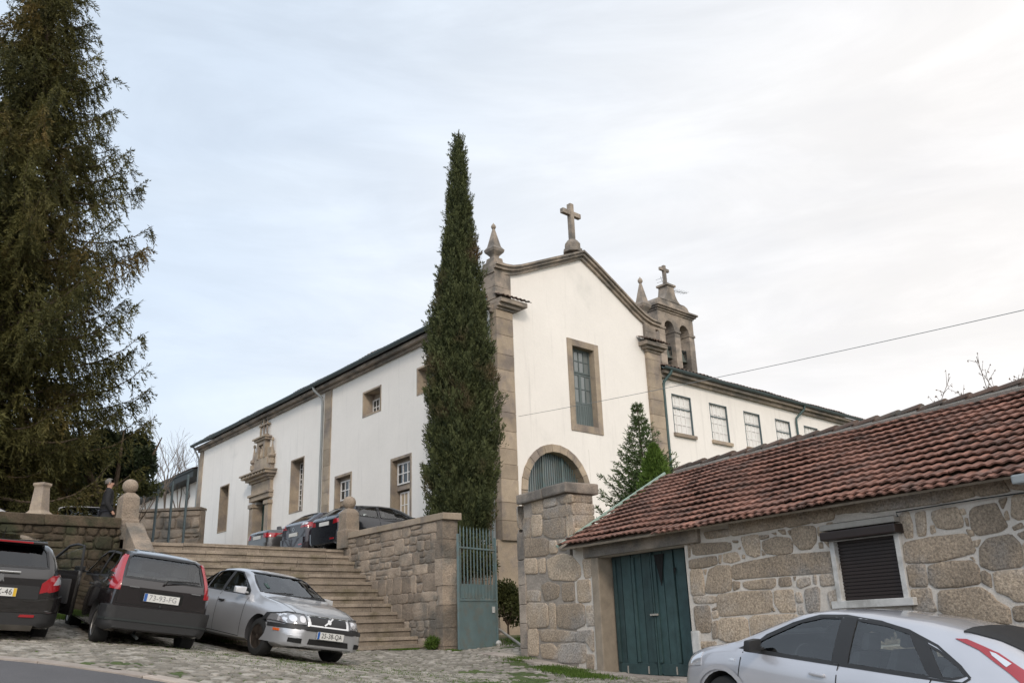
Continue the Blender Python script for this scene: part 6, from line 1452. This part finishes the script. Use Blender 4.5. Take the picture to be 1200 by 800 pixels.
xoff = np.interp(zc, [2, 8, 15], [0.0, .0, .02])
CP = np.c_[cyb.x+xoff+np.cos(az)*bigr, 23.8+np.sin(az)*bigr, zc]
k_ = 34; ax_ = unit(np.c_[np.cos(az)*.35, np.sin(az)*.35, np.ones(ncl)]+RNG.normal(0, .16, (ncl, 3)))
tt = RNG.uniform(0, 1, (ncl, k_)); sp_ = .055*(1-tt*.8)
PP_ = CP[:, None, :]+ax_[:, None, :]*(tt*.34)[..., None]+RNG.normal(0, 1, (ncl, k_, 3))*sp_[..., None]
DD_ = unit(ax_[:, None, :]*.9+RNG.normal(0, .38, (ncl, k_, 3)))
cc_ = np.clip(RNG.uniform(-.1, 1, ncl)[:, None]*.6+tt*.45+RNG.uniform(-.1, .1, (ncl, k_)), 0, 1)
n_ = ncl*k_; v, c = blades(PP_.reshape(-1, 3), DD_.reshape(-1, 3), RNG.uniform(.06, .13, n_), RNG.uniform(.018, .035, n_), '', None, col=cc_.ravel())
leafmesh('foliage', v, c, M['cypress'], cy)
core = MB(); core.lathe((cyb.x, 23.8, 0), [(.02, 2.3)]+[(r*.66, z) for z, r in prof[1:-1]]+[(.01, 14.6)], 14); core.build('inner_foliage', M['cypress'], cy, smooth=80)

# young conifer behind the garage, and bright shrub
yb = at_y(762, 600, 23.0)
yc = empty('young_conifer', (yb.x, 23.0, -.2), 'young open branched conifer between the church front and the garage roof', 'tree')
conifer(yc, (yb.x, 23.0, -.2), 5.95, lambda t: float(np.interp(t, [0, .2, .45, .6, .8, 1], [1.3, 1.5, 1.3, 1.0, .45, .04])), 34, 10, M['fir'], droop=.05, tip_up=.25, twig=.42, hang=.25, needle=(.07, .022), dens=1.5, tr=.07, upb=.25, lean=(-.12, 0), branchw=.02)
sb = at_y(770, 575, 20.5)
def bush(root, c, R, n, leafm, ln=(.07, .14), wd=(.03, .05), sq=(1, 1, 1), up=.2, clumps=40, gap=.28, tk_=True):
    g = RNG.normal(size=(clumps, 3)); g = unit(g)*RNG.uniform(.55, 1, (clumps, 1)); g[:, 2] = np.abs(g[:, 2])*1.0-.25*RNG.uniform(0, 1, clumps)
    g = g*np.array(sq)*R*.8+np.array(c); ci = RNG.integers(0, clumps, n); off = unit(RNG.normal(size=(n, 3)))*(RNG.uniform(.2, 1, (n, 1))**.5)*R*gap
    P = g[ci]+off; D = unit(off/(R*gap)+RNG.normal(0, .6, (n, 3))+np.array((0, 0, up))); tone = RNG.uniform(0, 1, clumps)[ci]*.5+.5*RNG.uniform(0, 1, n)
    v, cc = blades(P, D, RNG.uniform(*ln, n), RNG.uniform(*wd, n), '', None, col=tone); return leafmesh('foliage', v, cc, leafm, root)
def stem(root, c, H, r, n=5, spread=.4):
    m = MB(); m.tube([(c[0], c[1], c[2]), (c[0], c[1], c[2]+H*.5)], [r, r*.7], 7)
    for k in range(n): a = 2*math.pi*k/n; m.tube([(c[0], c[1], c[2]+H*.35), (c[0]+math.cos(a)*H*spread*.4, c[1]+math.sin(a)*H*spread*.4, c[2]+H*.7), (c[0]+math.cos(a)*H*spread*.6, c[1]+math.sin(a)*H*spread*.6, c[2]+H)], [r*.6, r*.4, r*.1], 5)
    m.build('trunk', M['bark'], root)
t_ = empty('bright_shrub', (sb.x, 20.5, -.4), 'bright yellow green shrub peeping over the garage verge', 'shrub'); stem(t_, (sb.x, 20.5, -.4), 3.0, .05)
q_ = 9000; tz = RNG.uniform(0, 1, q_); az = RNG.uniform(0, 6.28, q_); rr = .72*(1-tz)**.7*RNG.uniform(.5, 1.05, q_)*(1+.15*np.sin(az*4)); P = np.c_[sb.x+np.cos(az)*rr, 20.5+np.sin(az)*rr, 1.9+tz*2.15]
D = unit(np.c_[np.cos(az)*.5, np.sin(az)*.5, np.ones(q_)*.9]+RNG.normal(0, .4, (q_, 3))); v, c = blades(P, D, RNG.uniform(.07, .14, q_), RNG.uniform(.02, .035, q_), '', None); leafmesh('foliage', v, c, M['thuja'], t_)
# rounded dark evergreen behind the spruce
for px_, py_, Y, R, lb in ((136, 545, 25.5, 1.22, 'rounded dark evergreen tree behind the man'), (66, 560, 34, 2.2, 'dark evergreen crown half hidden by the spruce boughs'), (10, 560, 33, 2.4, 'dark evergreen crown at the far left behind the spruce')):
    c = at_y(px_, py_, Y); r_ = empty('evergreen_tree', (c.x, Y, ZT), lb, 'tree', 'evergreen trees behind the terrace'); stem(r_, (c.x, Y, ZT), c.z-ZT+.8, .16, 6, .6)
    bush(r_, tuple(c), R, 36000, M['oak'], ln=(.09, .17), wd=(.05, .09), sq=(1, 1, .95), clumps=110, gap=.25)
# bare trees
def bare(root, base, H, r, depth=5, spread=.5, seed=1, leaves=0, up=.35, m='twig', k0=3):
    rg = random.Random(seed); tb = MB(); tips = []
    def br(p, d, L, r, dep):
        q = [p]; n = 4; dd = d.copy()
        for i in range(n): dd = (dd+Vector((rg.uniform(-1, 1), rg.uniform(-1, 1), rg.uniform(-.4, 1)*up))*.13).normalized(); q.append(q[-1]+dd*(L/n))
        tb.tube(q, [max(.004, r*(1-.45*i/n)) for i in range(n+1)], 6 if dep > 3 else 4, cap=False); tips.append(q)
        if dep <= 0: return
        for _ in range(rg.choice((2, 3, 3))):
            s = q[rg.choice((2, 3, 4, 4))]; nd = (dd+Vector((rg.uniform(-1, 1), rg.uniform(-1, 1), rg.uniform(-.3, .9)))*spread).normalized(); br(s, nd, L*rg.uniform(.6, .82), r*.58, dep-1)
    for k in range(k0): br(Vector(base), Vector((rg.uniform(-.35, .35) if k0 > 1 else 0, rg.uniform(-.35, .35) if k0 > 1 else 0, 1)).normalized(), H*.34, r, depth)
    tb.build('branches', M[m], root)
    if leaves:
        P = []
        for _ in range(leaves): q = rg.choice(tips); i = rg.randrange(len(q)-1); P.append(q[i].lerp(q[i+1], rg.random()))
        P = np.array([tuple(p) for p in P]); n = len(P); D = unit(np.c_[RNG.normal(0, .5, (n, 2)), -np.ones(n)]); v, c = blades(P, D, RNG.uniform(.05, .1, n), RNG.uniform(.03, .05, n), '', None); leafmesh('withered_leaf', v, c, M['deadleaf'], root)
for i, (px_, Y, H, lb, sd_) in enumerate(((196, 50, 11.5, 'bare winter tree against the sky left of the church end', 5), (214, 58, 8.5, 'small bare tree low behind the outbuilding roof', 9), (172, 46, 8, 'leafless thin tree beside the dark evergreen', 12))):
    b = at_y(px_, 600, Y); r_ = empty('bare_tree', (b.x, Y, ZT), lb, 'tree', 'bare trees left of the church'); bare(r_, (b.x, Y, ZT), H, .13, 6, .55, sd_, k0=1)
for i, (px_, Y, H, lb, sd_) in enumerate(((1150, 17.5, 5.9, 'bare twiggy sapling tip above the garage ridge, left one', 21), (1190, 17.5, 6.3, 'bare twiggy sapling tip above the garage ridge, at the right edge', 23))):
    b = at_y(px_, 600, Y); r_ = empty('bare_sapling', (b.x, Y, -1.2), lb, 'tree', 'bare saplings behind the garage')
    tb = MB(); rg = random.Random(sd_); tips = []
    for k in range(6+3*i):
        x = b.x+rg.uniform(-.22, .22); top = H-1.2-rg.uniform(.0, 1.0)*(k > 0); q = [Vector((x+rg.uniform(-.04, .04)*j+.02*j*(k-1.5), Y+rg.uniform(-.05, .05), -1.2+(top+1.2)*j/8)) for j in range(9)]; tb.tube(q, [.02*(1-.8*j/8)+.002 for j in range(9)], 5, cap=False)
        for j in range(4, 8):
            for _ in range(7): s_ = q[j].lerp(q[j+1], rg.random()); e_ = s_+Vector((rg.uniform(-.22, .22), rg.uniform(-.2, .2), rg.uniform(.1, .32))); tb.tube([s_, e_], [.006, .003], 4, cap=False); tips.append([s_, e_])
    tb.build('branches', M['twig'], r_)
    P = np.array([tuple(rg.choice(t).lerp(t[1], rg.random())) for t in tips for _ in range(3)]); n = len(P); D = unit(np.c_[RNG.normal(0, .5, (n, 2)), -np.ones(n)]); v, c = blades(P, D, RNG.uniform(.03, .07, n), RNG.uniform(.015, .03, n), '', None); lab(leafmesh('withered_leaves', v, c, M['deadleaf'], r_), kind='stuff')
# court shrubs behind the gate
for px_, py_, Y, R, lb in ((595, 716, 23.2, .48, 'dark leafy shrub in the court right of the gate leaf'), (556, 665, 22.6, .55, 'leafy shrub seen through the gate bars')):
    c = at_y(px_, py_, Y); r_ = empty('court_shrub', (c.x, Y, gh(c.x, Y)), lb, 'shrub', 'shrubs in the gate court'); stem(r_, (c.x, Y, gh(c.x, Y)), max(.6, c.z+.2-gh(c.x, Y)), .03, 6, .5)
    bush(r_, (c.x, Y, c.z), R, 5000 if R < .6 else 6500, M['shrub'], ln=(.05, .11), wd=(.03, .05), sq=(.85, .7, 1.9), clumps=13, gap=.5)
# shrubs and ivy on the garden wall at the left
for px_, py_, Y, R, lb in ((30, 572, 26.4, .8, 'scrubby bush on the garden wall left of the pedestal'), (85, 574, 27.5, .9, 'scrubby bush on the garden wall right of the pedestal'), (150, 575, 30, .9, 'scrubby bush behind the left ball pillar')):
    c = at_y(px_, py_, Y); r_ = empty('wall_shrub', (c.x, Y, ZT), lb, 'shrub', 'bushes on the garden wall'); stem(r_, (c.x, Y, ZT), c.z-ZT, .04, 5, .6); bush(r_, tuple(c), R, 7000, M['shrub'], sq=(1.6, .6, .55), clumps=50)
# tuft growing at the foot of the wall
c = at_y(507, 742, 20.7); c.z = gh(c.x, c.y); r_ = empty('wall_tuft', c, 'small green weed at the foot of the end of the flank wall', 'plant'); bush(r_, (c.x, c.y-.1, c.z+.12), .16, 500, M['grass'], ln=(.08, .16), wd=(.015, .03), sq=(1, 1, .9), clumps=12)
# ------------ grass (nobody could count it)
def grass(region, n, h=(.03, .09), name='grass'):
    P = []; tries = 0
    while len(P) < n and tries < n*40:
        p = region(); tries += 1
        if p: P.append((p[0], p[1], gh(p[0], p[1])+.0))
    P = np.array(P); n = len(P); D = unit(np.c_[RNG.normal(0, .45, (n, 2)), np.ones(n)]); v, c = blades(P, D, RNG.uniform(*h, n), RNG.uniform(.006, .014, n), '', None); return v, c
def pline(pts, wdt):
    def f():
        i = random.randrange(len(pts)-1); t = random.random(); a, b = pts[i], pts[i+1]; x = a[0]+(b[0]-a[0])*t; y = a[1]+(b[1]-a[1])*t
        k = math.sin(x*7.1+1)*math.sin(y*6.3)+math.sin(x*2.2+y*3.1)
        if k < -.5+random.random()*.9: return None
        return x+random.gauss(0, wdt), y+random.gauss(0, wdt)
    return f
gp = [ground_hit(608, 772), ground_hit(650, 783), ground_hit(690, 793), ground_hit(712, 796)]
V, C = [], []
for reg, n, h in ((pline([(p.x, p.y) for p in gp], .16), 9000, (.03, .08)), (pline([(G.w(2.4, 0, .25).x, G.w(2.4, 0, .25).y), (G.w(.2, 0, .3).x, G.w(.2, 0, .3).y)], .10), 5000, (.02, .06)),
                  (pline([(-8.2, 17.4), (-7.2, 18.2), (-6.4, 18.7)], .35), 16000, (.05, .14)), (pline([(-9.5, 16.6), (-8, 17.8)], .4), 12000, (.05, .14)),
                  (pline([(-.2, 21.6), (.6, 22.4), (1.6, 23.4)], .35), 12000, (.05, .12)), (pline([(-2.1, 20.9), (-1.4, 20.2)], .05), 1200, (.02, .06)),
                  (pline([(-4.5, 18.9), (-2.4, 20.8)], .05), 2500, (.02, .05)), (pline([(-6, 13.2), (-2, 16)], .9), 5000, (.01, .025)), (pline([(-3, 11.5), (1, 14.5)], 1.0), 6000, (.01, .025))):
    a, b = grass(reg, n, h); V.append(a); C.append(b)
lab(leafmesh('grass', np.concatenate(V), np.concatenate(C), M['grass']), 'short green grass growing along the walls and between the setts', 'grass', kind='stuff')

# ============================================================ PERSON on the terrace
def skin_body(chains, radii, m, name, parent=None, sub=2, root=0):
    vs, es, rs = [], [], []; idx = {}
    for k, (p, r) in radii.items(): idx[k] = len(vs); vs.append(p); rs.append(r)
    for ch_ in chains:
        for a, b in zip(ch_, ch_[1:]): es.append((idx[a], idx[b]))
    me = bpy.data.meshes.new(name); me.from_pydata(vs, es, []); o = bpy.data.objects.new(name, me); COL.objects.link(o)
    sk = o.modifiers.new('s', 'SKIN'); 
    for i, r in enumerate(rs): me.skin_vertices[0].data[i].radius = (r if isinstance(r, tuple) else (r, r))
    me.skin_vertices[0].data[root].use_root = True
    s2 = o.modifiers.new('u', 'SUBSURF'); s2.levels = sub; s2.render_levels = sub
    dg = bpy.context.evaluated_depsgraph_get(); nm = bpy.data.meshes.new_from_object(o.evaluated_get(dg)); o.modifiers.clear(); o.data = nm
    nm.materials.clear(); nm.materials.append(m)
    for p in nm.polygons: p.use_smooth = True
    if parent: o.parent = parent
    return o
M['skin'] = mat('skin', (.42, .24, .17), .6, var=.06); M['cloth'] = mat('dark_jacket', (.014, .014, .016), .85, var=.2, bump=.006, bscale=12); M['trousers'] = mat('dark_trousers', (.02, .022, .03), .9, var=.2); M['hair'] = mat('grey_hair', (.16, .15, .14), .9, var=.3, vscale=30, bump=.004, bscale=80)
pp = at_y(124, 603, 22.3); face = rad(60)
pmx = Matrix.Translation((pp.x, 22.3, ZT+.02)) @ Matrix.Rotation(-face, 4, 'Z')
pe_ = empty('person', pmx, 'grey haired man in a dark jacket standing behind the retaining wall', 'person')
Rr = dict(pelvis=((0, 0, .96), (.165, .11)), waist=((0, 0, 1.10), (.155, .105)), chest=((0, .01, 1.32), (.19, .125)), should=((0, 0, 1.45), (.15, .09)), neck=((0, .01, 1.54), .055), head0=((0, .025, 1.62), (.07, .08)), head1=((0, .02, 1.71), (.078, .095)),
  ls=((-.19, 0, 1.43), .065), le=((-.25, -.03, 1.14), .048), lw=((-.22, .12, .93), .034), rs=((.19, 0, 1.43), .065), re=((.25, -.03, 1.14), .048), rw=((.22, .12, .93), .034),
  lh=((-.10, 0, .90), .095), lk=((-.11, .02, .50), .062), la=((-.11, -.01, .09), .043), lt=((-.12, .14, .05), .04), rh=((.10, 0, .90), .095), rk=((.11, .04, .50), .062), ra=((.11, .02, .09), .043), rt=((.12, .17, .05), .04), lhand=((-.21, .17, .85), .035), rhand=((.21, .17, .85), .035))
skin_body([['pelvis', 'waist', 'chest', 'should', 'neck', 'head0', 'head1'], ['should', 'ls', 'le', 'lw', 'lhand'], ['should', 'rs', 're', 'rw', 'rhand'], ['pelvis', 'lh', 'lk', 'la', 'lt'], ['pelvis', 'rh', 'rk', 'ra', 'rt']], Rr, M['skin'], 'body', pe_)
def grow(d, k): return {a: (p, tuple(x+k for x in r) if isinstance(r, tuple) else r+k) for a, (p, r) in d.items()}
J = grow({k: Rr[k] for k in ('pelvis', 'waist', 'chest', 'should', 'ls', 'le', 'lw', 'rs', 're', 'rw')}, .022); J['collar'] = ((0, .012, 1.575), .072); J['hem'] = ((0, 0, .80), (.20, .15)); J['pelvis'] = ((0, 0, .94), (.20, .145)); J['waist'] = ((0, 0, 1.10), (.195, .14)); J['chest'] = ((0, .01, 1.32), (.225, .155))
skin_body([['hem', 'pelvis', 'waist', 'chest', 'should', 'collar'], ['should', 'ls', 'le', 'lw'], ['should', 'rs', 're', 'rw']], J, M['cloth'], 'jacket', pe_)
Tt = grow({k: Rr[k] for k in ('pelvis', 'lh', 'lk', 'la', 'rh', 'rk', 'ra')}, .014); skin_body([['pelvis', 'lh', 'lk', 'la'], ['pelvis', 'rh', 'rk', 'ra']], Tt, M['trousers'], 'trousers', pe_)
sh = grow({k: Rr[k] for k in ('la', 'lt')}, .012); skin_body([['la', 'lt']], sh, M['blacktrim'], 'shoe', pe_); sh = grow({k: Rr[k] for k in ('ra', 'rt')}, .012); skin_body([['ra', 'rt']], sh, M['blacktrim'], 'shoe', pe_)
hb = bmesh.new(); bmesh.ops.create_uvsphere(hb, u_segments=20, v_segments=14, radius=1)
for v in hb.verts: v.co = Vector((v.co.x*.092, v.co.y*.112+.0, v.co.z*.105+1.705)); 
bmesh.ops.delete(hb, geom=[v for v in hb.verts if (v.co.y > .045 and v.co.z < 1.765) or v.co.z < 1.65], context='VERTS')
me = bpy.data.meshes.new('hair'); hb.to_mesh(me); hb.free(); me.materials.append(M['hair']); o = bpy.data.objects.new('hair', me); COL.objects.link(o); o.parent = pe_
for p in me.polygons: p.use_smooth = True
fm = MB(); fm.lathe((0, .105, 1.675), [(.016, -.02), (.014, 0), (.006, .03)], 6); 
for s_ in (-1, 1): fm.lathe((s_*.085, .0, 1.67), [(.006, -.03), (.018, 0), (.006, .03)], 6)
o = fm.build('nose_and_ears', M['skin'], pe_, smooth=60, local=True)
for s_ in (-1, 1):
    fm = MB(); fm.lathe((s_*.03, .098, 1.70), [(.002, -.007), (.009, 0), (.002, .007)], 8); o = fm.build('eye', M['black'], pe_, smooth=60, local=True)
fm = MB(); fm.box(-.025, .025, .085, .105, 1.628, 1.636); fm.build('mouth', M['redlamp'], pe_, local=True)
